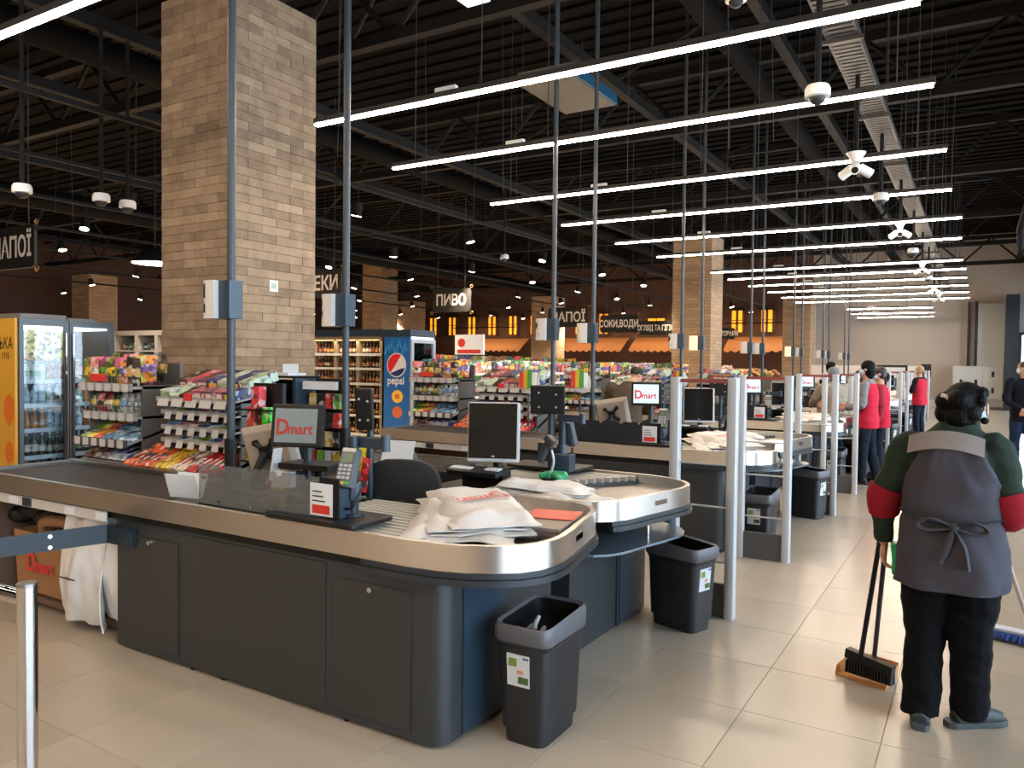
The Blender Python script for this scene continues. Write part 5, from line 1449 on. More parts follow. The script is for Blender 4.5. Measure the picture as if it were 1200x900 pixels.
for _, z, y, j in cand[:285]:
    lv_ = 'top' if z > 1.4 else 'middle' if z > 1.1 else 'lower'
    cn_ = ('red', 'orange', 'yellow', 'green', 'dark green', 'blue', 'pale blue', 'violet', 'pink', 'cream', 'brown', 'tan', 'wine red', 'navy')[j % 14] + (' box' if j < 14 else ' pouch')
    put(gp[j], 'grocery_pack', (-9.4 + .3, y, z), (0, 0, math.pi / 2 + RND.uniform(-.1, .1)), '%s on the %s shelf of the low run behind the candy racks' % (cn_, lv_), 'packet', '%s packets on the %s shelf of the low run' % (cn_, lv_))
def stuff_packs(name, lst, x, parent_label, mats):
    b = MB(); zt = max(q[0] for q in lst)
    for z, y, j in lst:
        w = RND.uniform(.15, .21); h = RND.uniform(.14, .23) if z == zt else RND.uniform(.11, .155); b.m(j % len(mats)).box(x - .1, x + .1, y - w / 2, y + w / 2, z, z + h)
    o = b.build(name, mats, None, org=(x, 24, 1.2)); tag(o, parent_label, 'packets'); o['kind'] = 'stuff'
pmats = [pm(c) for c in PAL]
if len(cand) > 285: stuff_packs('grocery_packs', [c[1:] for c in cand[285:]], -9.1, 'farther bright packets on the long low shelf run', pmats)
for xi, (x, h, lv, pal, lb) in enumerate(((-13.2, 1.75, (1.1, 1.3, 1.52), ['#3f8a5a', '#7ab89a', '#c8dcd0', '#2f6a4a', '#d88aa0', '#e9e2d6'], 'green and pink'), (-17.2, 1.95, (1.2, 1.45, 1.72), PAL, 'mixed coloured'), (-21.5, 1.9, (1.2, 1.45, 1.7), ['#d9822b', '#c73a34', '#e3c13a', '#b88a5a'], 'orange and red'), (-23.9, 2.0, (1.3, 1.5, 1.75), PAL, 'far mixed'), )):
    gx, lst = gondola(x, 13.0, 34.0, h, 'long shelf run of %s packets across the sales floor' % lb, [0], 'g', lv)
    stuff_packs('grocery_packs', [(z, y, RND.randrange(20)) for z, y, j in lst], x + .33, 'rows of %s packets on a long far shelf run' % lb, [pm(c) for c in pal])
# fruit island heaps toward the far end
for fi, (x, y) in enumerate(((-7.6, 26.0), (-7.4, 30.0), (-7.2, 24.0))):
    t = thing('fruit_stand', 'low stand heaped with fruit and flowers, %s from the checkouts\' far end' % ('second', 'nearest', 'third')[fi], 'stand', (x, y, 0))
    MB().box(x - .9, x + .9, y - .8, y + .8, 0, 1.2).build('table', m_rackgrey, t, bevel=.01)
    hp = MB()
    for i in range(160):
        a, b = RND.uniform(-.85, .85), RND.uniform(-.75, .75)
        hp.m(i % 5).ell((x + a, y + b, 1.25 + .22 * (1 - abs(b)) + RND.uniform(-.05, .06)), (.07, .07, .07), 6, 4)
    o = hp.build('fruit_heap', [pm(c) for c in ('#c87a2a', '#a8342c', '#7a8a2f', '#d8b23a', '#8a5a3a')], t, smooth=60); o['kind'] = 'stuff'
# white cold cabinet far left between cooler and column
wc = thing('cold_cabinet', 'white open cabinet of jars seen between the drinks cooler and the column', 'cabinet', (-12.2, 8.3, 0))
MB().box(-13.0, -11.3, 8.5, 8.55, 0, 2.05).build('back', m_wood, wc)
MB().box(-13.0, -11.3, 8.0, 8.55, 2.05, 2.13).build('top', m_shelf, wc)
for x in (-13.0, -12.35, -11.8, -11.3): MB().box(x - .04, x + .04, 8.0, 8.5, 0, 2.05).build('upright', m_shelf, wc)
for z in (1.3, 1.55, 1.8):
    MB().box(-13, -11.3, 8.02, 8.5, z - .03, z).build('shelf', m_shelf, wc)
    for q in range(16): put(cn[(q * 2 + int(z * 10)) % 5], 'jar', (-12.9 + q * .1, 8.15, z), None, 'small jar on the %s shelf of the white open cabinet by the column' % {1.3: 'lower', 1.55: 'middle', 1.8: 'upper'}[z], 'jar', 'jars on the %s shelf of the white cabinet' % {1.3: 'lower', 1.55: 'middle', 1.8: 'upper'}[z])
tag(MB().box(-13.3, -12.75, 7.0, 7.1, 1.75, 2.15).box(-13.05, -13.0, 7.03, 7.07, 0, 1.76).build('dark_red_board', M('dark_red', '#5a1c1c', .6), None, org=(-13, 7, 1.75)), 'dark red board behind the snack rack near the cooler', 'board')
pf = thing('framed_poster', 'small framed dark poster right of the drinks cooler', 'poster', (-10.6, 6.2, 0))
MB().cyl((-10.58, 6.215, 0), (-10.58, 6.215, 1.73), .015, n=8).build('stand', m_grey_rail, pf)
MB().box(-10.75, -10.4, 6.2, 6.23, 1.72, 2.1).build('frame', m_white, pf); MB().box(-10.7, -10.45, 6.19, 6.2, 1.78, 2.04).build('print', m_ink, pf)
# ------------------------------------------------------------------ hanging signs
def hang_sign(x, y, z, w, h, body, label, size, sx=.72):
    t = thing('hanging_sign', label, 'sign', (x, y, z), 'black hanging aisle signs')
    pts = rrect(x - w / 2, x + w / 2, z - h / 2, z + h / 2, .09, 3)
    MT = Matrix(((1, 0, 0, 0), (0, 0, -1, y), (0, 1, 0, 0), (0, 0, 0, 1)))
    MB().pris(pts, .04, MT).build('board', m_sign, t)
    for a in (-1, 1):
        for b in (-1, 1):
            c = V((x + a * w / 2, y - .02, z + b * (h / 2 - .02)))
            sc = [c + V((a * (.02 + .055 * math.cos(q) * (1 - i * .06)), 0, b * .05 + .055 * math.sin(q) * (1 - i * .06))) for i, q in enumerate([.7 * i for i in range(10)])]
            MB().tube(sc, .011, 6).build('scroll', m_gold, t, smooth=60)
        MB().cyl((x + a * w * .35, y - .02, z + h / 2), (x + a * w * .35, y - .02, 7.16), .008, n=4).build('wire', m_grey_rail, t)
    lettering(body, (x, y - .041, z - .01), (1, 0, 0), (0, 0, 1), size, sx, m_signtext, t, .009)
    return t
hang_sign(-12.42, 6.1, 3.28, 1.25, .62, 'НАПОЇ', 'black hanging sign НАПОЇ cut by the left edge', .42, .78)
hang_sign(-12.2, 12.1, 3.3, 1.4, .6, 'СНЕКИ', 'black hanging sign ending in ЕКИ half hidden by the near column', .42, .85)
hang_sign(-12.05, 16.8, 3.3, 1.25, .62, 'ПИВО', 'black hanging sign ПИВО above the cola cooler', .40, .85)
hang_sign(-12.55, 24.6, 3.3, 1.6, .7, 'НАПОЇ', 'black hanging sign НАПОЇ behind the second pair of poles', .46, .9)
hang_sign(-12.2, 28.3, 3.25, 1.6, .7, 'СОКИ,ВОДИ', 'black hanging sign СОКИ,ВОДИ left of the middle column', .38, .72)
hang_sign(-12.0, 32.0, 3.25, 1.9, .62, 'ДОГЛЯД ТА ГІГІЄНА', 'black hanging sign ДОГЛЯД ТА ГІГІЄНА partly behind the middle column', .33, .62)
hang_sign(-9.9, 33.9, 3.05, 1.5, .5, 'ДОМАШНІ ТОВАРИ', 'black hanging sign ДОМАШНІ ТОВАРИ right of the middle column', .28, .65)
# lit awnings along the facade
for i, (x0, x1) in enumerate(((-26.2, -22.0), (-20.6, -15.9), (-15.5, -11.2), (-10.6, -6.8))):
    t = thing('facade_awning', 'orange scalloped awning lit from below on the dark facade, %s from the left' % nth(i).replace('nearest', 'first'), 'awning', ((x0 + x1) / 2, 37.9, 2.4))
    n = int((x1 - x0) / .35)
    def aw(u, v): return V((x0 + (x1 - x0) * u, 38.3 - 1.1 * v, 3.05 - .55 * v - .12 * v * v - (.1 * abs(math.sin(u * n * math.pi)) if v > .95 else 0)))
    MB().sheet(aw, n * 4, 5, .02).build('canopy', M('awning_orange', '#a3754f', .7, noise=.15), t, smooth=40)
    al = bpy.data.lights.new('awning_lamp', 'AREA'); al.shape = 'RECTANGLE'; al.size = x1 - x0; al.size_y = .1; al.energy = 30; al.color = (1, .62, .32)
    lo = bpy.data.objects.new('awning_lamp', al); COL.objects.link(lo); lo.parent = t; lo.location = V(((x0 + x1) / 2, 36.7, 3.6)) - V(t.location); lo.rotation_euler = (math.radians(40), 0, 0)
    MB().box(x0, x1, 36.66, 36.74, 3.62, 3.68).build('lamp_trough', m_steelbeam, t)
# ------------------------------------------------------------------ far end
lk = thing('wall_cabinets', 'pale grey wall cabinets with dark handle slots at the far end', 'cabinet', (-.05, 36.9, 0))
MB().box(-.95, .83, 36.75, 37.08, .42, 1.75).build('body', M('locker_pale', '#b9bab6', .5), lk)
for i, (x0, x1, z0, z1) in enumerate(((-.93, -.36, .44, 1.73), (-.34, .1, .44, 1.73), (.12, .81, 1.1, 1.73), (.12, .81, .44, 1.08))):
    d = MB().box(x0, x1, 36.73, 36.75, z0, z1).build('door', M('locker_pale', '#b9bab6', .5), lk, bevel=.006)
    MB().box((x0 + x1) / 2 - .05, (x0 + x1) / 2 + .05, 36.72, 36.73, (z0 + z1) / 2 - .1, (z0 + z1) / 2 + .12).build('handle_slot', m_black, d)
MB().box(-.95, .83, 36.78, 37.08, .1, .42).build('base', M('locker_base', '#a5a5a2', .5), lk)
wpn = thing('tall_panel', 'tall pale panel between dark upright pipes above the far cabinets', 'panel', (.3, 37.1, 1.75))
MB().box(-.1, .84, 37.05, 37.18, 1.75, 4.3).build('panel', M('panel_pale', '#b8bcbb', .5), wpn)
for x in (-.42, -.16): MB().cyl((x, 37.05, 1.75), (x, 37.05, 4.4), .05, n=8).build('pipe', m_black, wpn)
nb = thing('notice_board', 'black framed notice board before the low white partition', 'board', (-2.9, 33.8, 1.3))
MB().box(-3.5, -2.4, 33.75, 33.8, 1.1, 1.75).build('frame', m_black, nb); MB().box(-3.42, -2.48, 33.74, 33.75, 1.16, 1.66).build('sheet', m_paper, nb)
MB().box(-3.0, -2.9, 33.75, 33.8, 0, 1.1).build('leg', m_black, nb)
tag(MB().box(-1.95, -1.6, 33.9, 34.0, 1.3, 1.8).box(-1.8, -1.75, 33.93, 33.97, 0, 1.3).build('info_post', m_black, None, org=(-1.8, 33.95, 0)), 'small black info post at the end of the white partition', 'sign')
# ------------------------------------------------------------------ people
def hand(mb, w, d, n, size=1., curl=.35, thumb=1):
    """palm + five separate fingers; w wrist, d pointing direction, n palm normal (fingers curl toward n)"""
    w = V(w); d = V(d).normalized(); n = V(n); n = (n - d * n.dot(d)).normalized(); lat = d.cross(n)
    s = size
    R = Matrix((lat, d, n)).transposed()
    mb.ell(w + d * .048 * s, (.040 * s, .058 * s, .016 * s), 12, 8, R)
    for i, L_ in enumerate((.074, .082, .076, .060)):
        p = w + d * .088 * s + lat * (i - 1.5) * .0205 * s * thumb
        pts = [p - d * .02 * s, p]; a = curl * .6
        for f in (.45, .32, .25):
            dd = d * math.cos(a) + n * math.sin(a); p = p + dd * L_ * f * s; pts.append(p); a += curl
        mb.tube(pts, [.0085 * s, .0092 * s, .0088 * s, .0078 * s, .0062 * s], 7)
    p = w + d * .022 * s - lat * .03 * s * thumb
    q = p + (d * .6 - lat * .7 * thumb + n * .35).normalized() * .04 * s
    mb.tube([p, q, q + (d * .85 - lat * .2 * thumb + n * .5).normalized() * .032 * s], [.012 * s, .0105 * s, .0075 * s], 7)

def head_shape(mb, c, h, turn=0., tilt=0.):
    """skull, jaw, nose, brows and ears; faces local +y, h = head height"""
    R = rz(turn) @ rx(tilt); c = V(c)
    P = lambda x, y, z: c + R @ V((x * h, y * h, z * h))
    mb.ell(P(0, -.02, .12), (.335 * h, .40 * h, .38 * h), 14, 10, R)
    mb.ell(P(0, .06, -.16), (.27 * h, .30 * h, .33 * h), 14, 10, R)
    mb.ell(P(0, .2, -.33), (.14 * h, .14 * h, .12 * h), 10, 7, R)
    mb.tube([P(0, .335, .08), P(0, .40, -.06), P(0, .36, -.1)], [.045 * h, .065 * h, .05 * h], 7)
    mb.ell(P(0, .33, .13), (.2 * h, .05 * h, .04 * h), 10, 6, R)
    mb.ell(P(0, .33, -.22), (.1 * h, .045 * h, .03 * h), 8, 5, R)
    for s in (-1, 1): mb.ell(P(.345 * s, -.02, -.02), (.03 * h, .075 * h, .125 * h), 8, 6, R)
    return P, R

def person(label, loc, yaw, H, sp, vx=.012):
    t = thing('person', label, 'person', loc)
    T = Matrix.Translation(loc) @ Matrix.Rotation(yaw, 4, 'Z')
    def B(): b = MB(); b.T = T; return b
    bk = sp.get('bulk', 1.)
    hz = .52 * H
    legs = sp.get('legs') or [((s * .085 * bk, 0, .50 * H), (s * .09, .02, .28 * H), (s * .095, -.02, .05 * H)) for s in (-1, 1)]
    arms = sp.get('arms') or [((s * .175 * bk, 0, .80 * H), (s * .23 * bk, -.02, .62 * H), (s * .22 * bk, .06, .48 * H)) for s in (-1, 1)]
    lean = sp.get('lean', 0.)
    hh = H / 7.4
    hc = V(sp.get('head', (0, .02 + lean * .5, H - hh * .5)))
    b = B()
    P, HR = head_shape(b, hc, hh, sp.get('turn', 0.), sp.get('tilt', 0.))
    b.tube([(0, lean * .35, .80 * H), (hc.x * .5, hc.y * .6 + lean * .1, .845 * H), (hc.x, hc.y - .01, hc.z - hh * .2)], [.075, .058, .055], 12, 2)
    b.loft([(0, 0, .46 * H, .13 * bk, .09 * bk), (0, 0, .54 * H, .14 * bk, .10 * bk), (0, lean * .1, .63 * H, .12 * bk, .085 * bk), (0, lean * .25, .73 * H, .14 * bk, .09 * bk), (0, lean * .35, .80 * H, .13 * bk, .07), (0, lean * .4, .83 * H, .06, .05)], 16, 2.2, 2)
    for (s0, e, w), sd in zip(arms, (-1, 1)):
        b.tube([s0, e, w], [.045, .038, .026], 10, 3)
        dv = (V(w) - V(e)).normalized()
        hd = sp.get('hand_dir', {}).get(sd, dv); hn = sp.get('hand_n', {}).get(sd, V((-sd, .3, 0)))
        hand(b, V(w) + dv * .005, hd, hn, H / 1.70, sp.get('curl', {}).get(sd, .4), -sd)
    for hp, kn, an in legs:
        b.tube([hp, kn, an], [.075, .052, .038], 10, 3)
        b.tube([an, (an[0], an[1] + .02, .035), (an[0], an[1] + .13, .025)], [.035, .038, .028], 8, 2)
    voxel(b, 'body', sp.get('skin', m_skin), t, min(vx, .0085), 2)
    # hair
    hm = sp.get('hair_mat', m_hairbr); hb_ = B()
    st = sp.get('hair', 'short')
    if st == 'short':
        hb_.ell(P(0, -.07, .17), (.36 * hh, .405 * hh, .37 * hh), 14, 10, HR); hb_.ell(P(0, -.2, -.05), (.31 * hh, .25 * hh, .3 * hh), 12, 8, HR)
    elif st == 'bob':
        hb_.ell(P(0, -.06, .16), (.39 * hh, .42 * hh, .40 * hh), 14, 10, HR); hb_.ell(P(0, -.17, -.15), (.37 * hh, .33 * hh, .42 * hh), 14, 10, HR)
        hb_.ell(P(0, -.2, -.42), (.3 * hh, .2 * hh, .2 * hh), 12, 8, HR)
    elif st == 'tail':
        hb_.ell(P(0, -.06, .16), (.37 * hh, .41 * hh, .38 * hh), 14, 10, HR); hb_.ell(P(0, -.15, -.08), (.34 * hh, .3 * hh, .3 * hh), 12, 8, HR)
        hb_.tube([P(0, -.4, .1), P(0, -.55, -.1), P(0, -.5, -.5)], [.08 * hh, .12 * hh, .05 * hh], 8, 3)
    elif st == 'cap':
        hb_.ell(P(0, -.05, .2), (.38 * hh, .43 * hh, .34 * hh), 14, 10, HR); hb_.ell(P(0, .42, .14), (.22 * hh, .2 * hh, .03 * hh), 12, 6, HR)
    elif st == 'hood':
        hb_.ell(P(0, -.1, .1), (.44 * hh, .46 * hh, .46 * hh), 14, 10, HR); hb_.ell(P(0, -.2, -.4), (.4 * hh, .3 * hh, .3 * hh), 14, 10, HR)
    if st != 'none': voxel(hb_, {'cap': 'cap', 'hood': 'hood'}.get(st, 'hair'), hm, t, .008, 1)
    for s in (-1, 1):
        if sp.get('face', True): B().ell(P(.14 * s, .355, .04), (.04 * hh, .02 * hh, .025 * hh), 8, 6).build('eye', m_ink, t)
    if sp.get('face', True) and not sp.get('mask'): B().ell(P(0, .375, -.225), (.09 * hh, .02 * hh, .02 * hh), 8, 5).build('mouth', M('lip', '#8a4a44', .5), t)
    if sp.get('mask'):
        mk = B(); mk.ell(P(0, .2, -.16), (.29 * hh, .25 * hh, .22 * hh), 14, 8, HR); mk.build('face_mask', M('mask_blue', '#a9c8d8', .7), t, smooth=60)
        for s in (-1, 1): B().tube([P(.26 * s, .2, -.1), P(.36 * s, 0, .02), P(.35 * s, -.06, -.06)], .004, 5, 2).build('mask_loop', m_paper, t)
    # top
    tw = sp.get('torso') or [(0, 0, .455 * H, .165 * bk, .12 * bk), (0, 0, .52 * H, .17 * bk, .125 * bk), (0, lean * .12, .62 * H, .15 * bk, .11 * bk), (0, lean * .25, .72 * H, .165 * bk, .115 * bk), (0, lean * .33, .785 * H, .165 * bk, .095 * bk), (0, lean * .37, .82 * H, .12, .075), (0, lean * .4, .845 * H, .07, .065)]
    c = B(); c.loft(tw, 20, 2.3, 2)
    sr = sp.get('sleeve', (.062, .052, .042))
    for s0, e, w in arms:
        s0, e, w = V(s0), V(e), V(w)
        c.tube([s0 * .75 + V((0, 0, s0.z * .25)), s0, s0.lerp(e, .5), e, e.lerp(w, .5), w.lerp(e, .05)], [sr[0] * .9, sr[0], sr[0] * .95, sr[1], (sr[1] + sr[2]) / 2, sr[2]], 12, 3)
    voxel(c, sp.get('top_name', 'sweater'), sp['top'], t, vx, 2, .009)
    if sp.get('vest'):
        v_ = B(); g = 1.12
        v_.loft([(a, b_, z, rx_ * g, ry_ * g + .008) for a, b_, z, rx_, ry_ in tw[:-1]] , 20, 2.3, 2)
        voxel(v_, 'vest', sp['vest'], t, vx, 2, .007)
    # trousers
    q = B(); lr = sp.get('leg_r', (.095, .075, .062))
    q.loft([(0, 0, .455 * H, .12 * bk, .10 * bk), (0, 0, .49 * H, .155 * bk, .12 * bk), (0, 0, .57 * H, .15 * bk, .112 * bk)], 18, 2.2, 2)
    for hp, kn, an in legs:
        hp, kn, an = V(hp), V(kn), V(an)
        q.tube([hp, hp.lerp(kn, .5), kn, kn.lerp(an, .55), (an.x, an.y, sp.get('cuff', .06))], [lr[0] * bk, (lr[0] + lr[1]) / 2 * bk, lr[1], lr[1] * .93, lr[2]], 12, 3)
    voxel(q, 'trousers', sp['legs_mat'], t, vx, 2, .010)
    for i, (hp, kn, an) in enumerate(legs):
        a = sp.get('toe', (0, 0))[i]; R2 = rz(a); o = V((an[0], an[1], 0)); s_ = B()
        s_.tube([o + R2 @ V((0, -.075, .035)), o + R2 @ V((0, .0, .042)), o + R2 @ V((0, .09, .04)), o + R2 @ V((0, .165, .032))], [.03, .042, .042, .028], 10, 3)
        s_.tube([o + R2 @ V((0, -.02, .04)), o + R2 @ V((0, -.02, .10))], [.05, .046], 10)
        s_.tube([o + R2 @ V((0, -.07, .03)), o + R2 @ V((0, .02, .05)), o + R2 @ V((0, .10, .04))], [.04, .048, .042], 10, 3)
        sh = voxel(s_, 'shoe', sp.get('shoe', m_black), t, .008, 2)
        so = B(); so.prism([(o + R2 @ V((x, y, 0)))[:2] for x, y in ((-.022, -.112), (.022, -.112), (.038, -.09), (.042, -.04), (.038, .02), (.045, .09), (.042, .14), (.028, .178), (0, .192), (-.028, .178), (-.042, .14), (-.045, .09), (-.038, .02), (-.042, -.04), (-.038, -.09))], .0, .028)
        so.build('sole', sp.get('sole', m_rubber), sh, bevel=.004)
    return t, B, P, HR, hh

cloth = lambda n, c, b=.35: M(n, c, .9, noise=.12, scale=14, bump=b, spec=.15)
# ---- the cleaner, walking away along the gates
W = (-.092, 4.10, 0)
cl, CB, CP, CR, chh = person('woman cleaner seen from behind in a grey apron carrying a dustpan and brush', W, math.radians(-3), 1.585, dict(
    bulk=1.22, head=(.045, .05, 1.475), turn=math.radians(-32), tilt=.12, face=True, mask=True, hair='none', skin=m_skin,
    legs=[((-.095, .0, .78), (-.102, .02, .43), (-.105, -.06, .07)), ((.09, .0, .78), (.088, .03, .43), (.085, .03, .07))], toe=(.12, -.85),
    leg_r=(.098, .09, .08), cuff=.04, leg_n=0,
    arms=[((-.19, .0, 1.275), (-.285, -.01, 1.03), (-.29, .03, .80)), ((.17, .0, 1.285), (.222, -.03, 1.03), (.11, .23, 1.03))],
    hand_dir={-1: V((-.03, .12, -1)), 1: V((-.5, .85, .1))}, hand_n={-1: V((.9, .3, 0)), 1: V((-.7, -.2, .6))}, curl={-1: .75, 1: 1.0},
    sleeve=(.076, .064, .045),
    torso=[(0, 0, .70, .195, .165), (0, .0, .82, .20, .175), (0, -.005, .98, .193, .165), (0, -.01, 1.13, .187, .150), (0, 0, 1.25, .180, .130), (0, .01, 1.325, .145, .10), (.01, .02, 1.375, .095, .08), (.03, .03, 1.415, .068, .066)],
    top=cloth('sweater_dark_green', '#2b362e'), legs_mat=cloth('trousers_black', '#0c0d10'), shoe=M('sneaker_grey', '#2f393b', .6, noise=.2, scale=20), sole=M('sneaker_sole', '#3f494a', .6)), .010)
# hair put up with curls, ear kept clear
h_ = CB()
h_.ell(CP(0, -.08, .15), (.40 * chh, .44 * chh, .40 * chh), 16, 12, CR)
for px_, py_, pz_, r in ((-.22, -.28, -.12, .30), (-.34, -.12, -.22, .24), (.05, -.34, -.18, .30), (.25, -.25, -.1, .22), (.33, .0, .30, .16), (.4, -.12, .16, .12), (-.2, -.35, .15, .25), (.1, -.36, .18, .27), (-.08, -.3, -.4, .18), (-.28, -.25, -.38, .14), (.2, -.22, -.32, .14), (.33, .06, -.3, .09)):
    h_.ell(CP(px_, py_, pz_), (r * chh, r * chh, r * .9 * chh), 10, 8)
voxel(h_, 'hair', m_hair, cl, .007, 1)
hc_ = CB()
for i in range(4): hc_.ell(CP(-.16 + .075 * i, -.535 - .01 * i, .30 + .02 * (i % 2) - .03 * i), (.042 * chh, .03 * chh, .05 * chh), 8, 6)
hc_.build('hair_clip', M('pearl', '#e8dcd8', .2), cl, smooth=60)
CB().ell(CP(.43, .02, -.06), (.03 * chh, .10 * chh, .15 * chh), 10, 8).build('ear', m_skin, cl, smooth=60)
# red elbow bands on the sleeves
mrd = cloth('band_red', '#8e1f2b')
b_ = CB(); b_.tube([(-.272, -.012, 1.075), (-.286, -.012, 1.03), (-.288, .0, .985), (-.289, .01, .95)], [.083, .080, .075, .068], 14, 2); b_.build('red_sleeve_band', mrd, cl, smooth=60)
b_ = CB(); b_.tube([(.212, -.028, 1.085), (.226, -.03, 1.04), (.216, .0, 1.0), (.192, .045, 1.0)], [.083, .085, .080, .070], 14, 2); b_.build('red_sleeve_band', mrd, cl, smooth=60)
# apron: back panel wrapped on the torso, flared hem
apt = [(.655, .218, .19), (.72, .215, .193), (.82, .211, .192), (.93, .203, .182), (1.0, .200, .178), (1.1, .197, .168), (1.2, .190, .150), (1.28, .175, .130), (1.33, .160, .110)]
m_apron = cloth('apron_grey', '#45434a', .25); m_yoke = cloth('yoke_pale', '#8d837e', .2)
def ap_pt(z, a, grow=0.):
    for i in range(len(apt) - 1):
        if apt[i][0] <= z <= apt[i + 1][0]:
            f = (z - apt[i][0]) / (apt[i + 1][0] - apt[i][0]); r1 = apt[i][1] + (apt[i + 1][1] - apt[i][1]) * f; r2 = apt[i][2] + (apt[i + 1][2] - apt[i][2]) * f
            break
    else: r1, r2 = apt[-1][1:] if z > 1 else apt[0][1:]
    c, s = math.cos(a), math.sin(a)
    return V(((r1 + grow) * math.copysign(abs(c) ** .87, c), -.005 + (r2 + grow) * math.copysign(abs(s) ** .87, s), z))
def apron(u, v):
    z = .655 + .63 * v
    sp_ = math.radians(105) if z < 1.0 else math.radians(105 - 62 * min(1, (z - 1.0) / .24) ** .8)
    a = -math.pi / 2 - sp_ + 2 * sp_ * u
    g = .014 + .008 * math.sin(u * 21 + v * 5) * (1 - v) ** 2 + .012 * mnoise.noise(V((u * 5, v * 6, 1))) + .006 * mnoise.noise(V((u * 11 + v * 6, v * 12, 4)))
    if .46 < v < .56: g -= .010 * (1 - abs(v - .51) / .05)
    p = ap_pt(z, a, g); p.z += .012 * (u - .5) * (1 - v)
    return p
A_ = CB(); A_.sheet(apron, 44, 30, .005); A_.build('apron', m_apron, cl, smooth=70)
def yoke(u, v):
    x = -.178 + .305 * u; z = 1.262 + .075 * v + (.03 * (1 - ((u - .5) * 2) ** 2))
    r2 = .142 - .066 * v
    return V((x, -.018 - r2 * math.sqrt(max(.02, 1 - (x / .30) ** 2)), z))
A_ = CB(); A_.sheet(yoke, 20, 8, .006); A_.build('yoke_band', m_yoke, cl, smooth=70)
# waist tie and bow
tb_ = CB()
for k in range(2):
    s = -1 if k else 1
    tb_.tube([ap_pt(.955, -math.pi / 2 + s * .0, .02), ap_pt(.975, -math.pi / 2 + s * .5, .018), ap_pt(.985, -math.pi / 2 + s * 1.0, .014), ap_pt(.985, -.1 if s > 0 else -math.pi + .1, .012)], [.012, .012, .011, .010], 6, 3, .4)
    tb_.tube([ap_pt(.955, -1.5, .028), ap_pt(.985, -1.5 + s * .28, .05), ap_pt(.955, -1.5 + s * .5, .05), ap_pt(.935, -1.5 + s * .35, .045), ap_pt(.95, -1.5, .03)], [.01, .016, .018, .016, .01], 6, 3, .45)
    tb_.tube([ap_pt(.95, -1.5, .03), ap_pt(.87, -1.5 + s * .12 + .05, .034), ap_pt(.77 + .02 * k, -1.5 + s * .2 + .04, .03)], [.010, .017, .016], 6, 3, .35)
tb_.ell(ap_pt(.953, -1.5, .03), (.022, .016, .02), 8, 6)
tb_.build('bow_tie', M('tie_grey', '#3a3a40', .85), cl, smooth=60)
CB().box(.17, .20, -.02, .15, .62, .74).build('pocket_flap', M('flap_black', '#17181a', .8), cl)
# the work glove and green cloth in the left hand
wh_ = Matrix.Translation(W) @ Matrix.Rotation(math.radians(-3), 4, 'Z')
gw = wh_ @ V((-.292, .05, .73))
gc = thing('green_cloth', 'bright green cloth held in the cleaner\'s left hand', 'cloth', (gw.x + .03, gw.y, gw.z - .03))
gb = MB()
for i in range(5): gb.tube([(gw.x + .045 + .012 * math.sin(i), gw.y - .03 + .02 * i, gw.z + .07), (gw.x + .06 + .01 * (i % 2), gw.y - .03 + .02 * i, gw.z - .01), (gw.x + .05, gw.y - .02 + .015 * i, gw.z - .08)], [.015, .022, .014], 7, 2)
voxel(gb, 'cloth', M('green_film', '#1f9a63', .4), gc, .006, 1)
# brush and dustpan
bd = thing('brush', 'black long handled brush resting in the orange dustpan', 'brush', (-.47, 4.42, .03))
top = gw + V((-.012, .0, .12))
MB().tube([top, (-.50, 4.40, .12)], [.012, .013], 8).build('handle', m_black, bd, smooth=40)
Rb = rz(-.35)
MB().obox((-.455, 4.40, .115), (.25, .05, .05), Rb @ ry(.12)).build('head', m_black, bd, bevel=.006)
br_ = MB()
for i in range(16):
    for j in range(3):
        p = V((-.455, 4.40, 0)) + Rb @ V((-.115 + i * .0155, -.018 + j * .018, 0))
        br_.cyl(p + V((0, 0, .095)), p + V((0, -.01, .032)), .006, .008, 5)
tag(br_.build('bristles', m_black, bd), kind='stuff')
dp = thing('dustpan', 'orange dustpan with long dark handle standing on the floor', 'dustpan', (-.47, 4.45, 0))
Rd = rz(-.35)
Q = lambda x, y, z: V((-.475, 4.45, 0)) + Rd @ V((x * .84, y * .8, z * .8))
or_ = M('dustpan_orange', '#c98a4e', .5)
pan = MB().add([Q(-.16, -.09, .002), Q(.16, -.09, .002), Q(.14, .10, .012), Q(-.14, .10, .012), Q(-.16, -.09, .008), Q(.16, -.09, .008), Q(.14, .10, .018), Q(-.14, .10, .018)], [(3, 2, 1, 0), (4, 5, 6, 7), (0, 1, 5, 4), (1, 2, 6, 5), (2, 3, 7, 6), (3, 0, 4, 7)])
for s in (-1, 1): pan.add([Q(.16 * s, -.09, .003), Q(.14 * s, .10, .012), Q(.15 * s, .10, .12), Q(.165 * s, -.06, .06), Q(.154 * s, -.09, .003), Q(.134 * s, .10, .012), Q(.144 * s, .10, .12), Q(.159 * s, -.06, .06)], [(0, 1, 2, 3), (7, 6, 5, 4), (0, 4, 5, 1), (1, 5, 6, 2), (2, 6, 7, 3), (3, 7, 4, 0)])
pan.add([Q(-.14, .10, .01), Q(.14, .10, .01), Q(.15, .11, .13), Q(-.15, .11, .13), Q(-.14, .108, .01), Q(.14, .108, .01), Q(.15, .118, .13), Q(-.15, .118, .13)], [(0, 1, 2, 3), (7, 6, 5, 4), (0, 4, 5, 1), (1, 5, 6, 2), (2, 6, 7, 3), (3, 7, 4, 0)])
pan.build('pan', or_, dp)
MB().tube([Q(.0, .105, .12), gw + V((.01, .015, .1))], [.012, .012], 8).build('handle', M('handle_plum', '#2b262c', .5), dp, smooth=40)
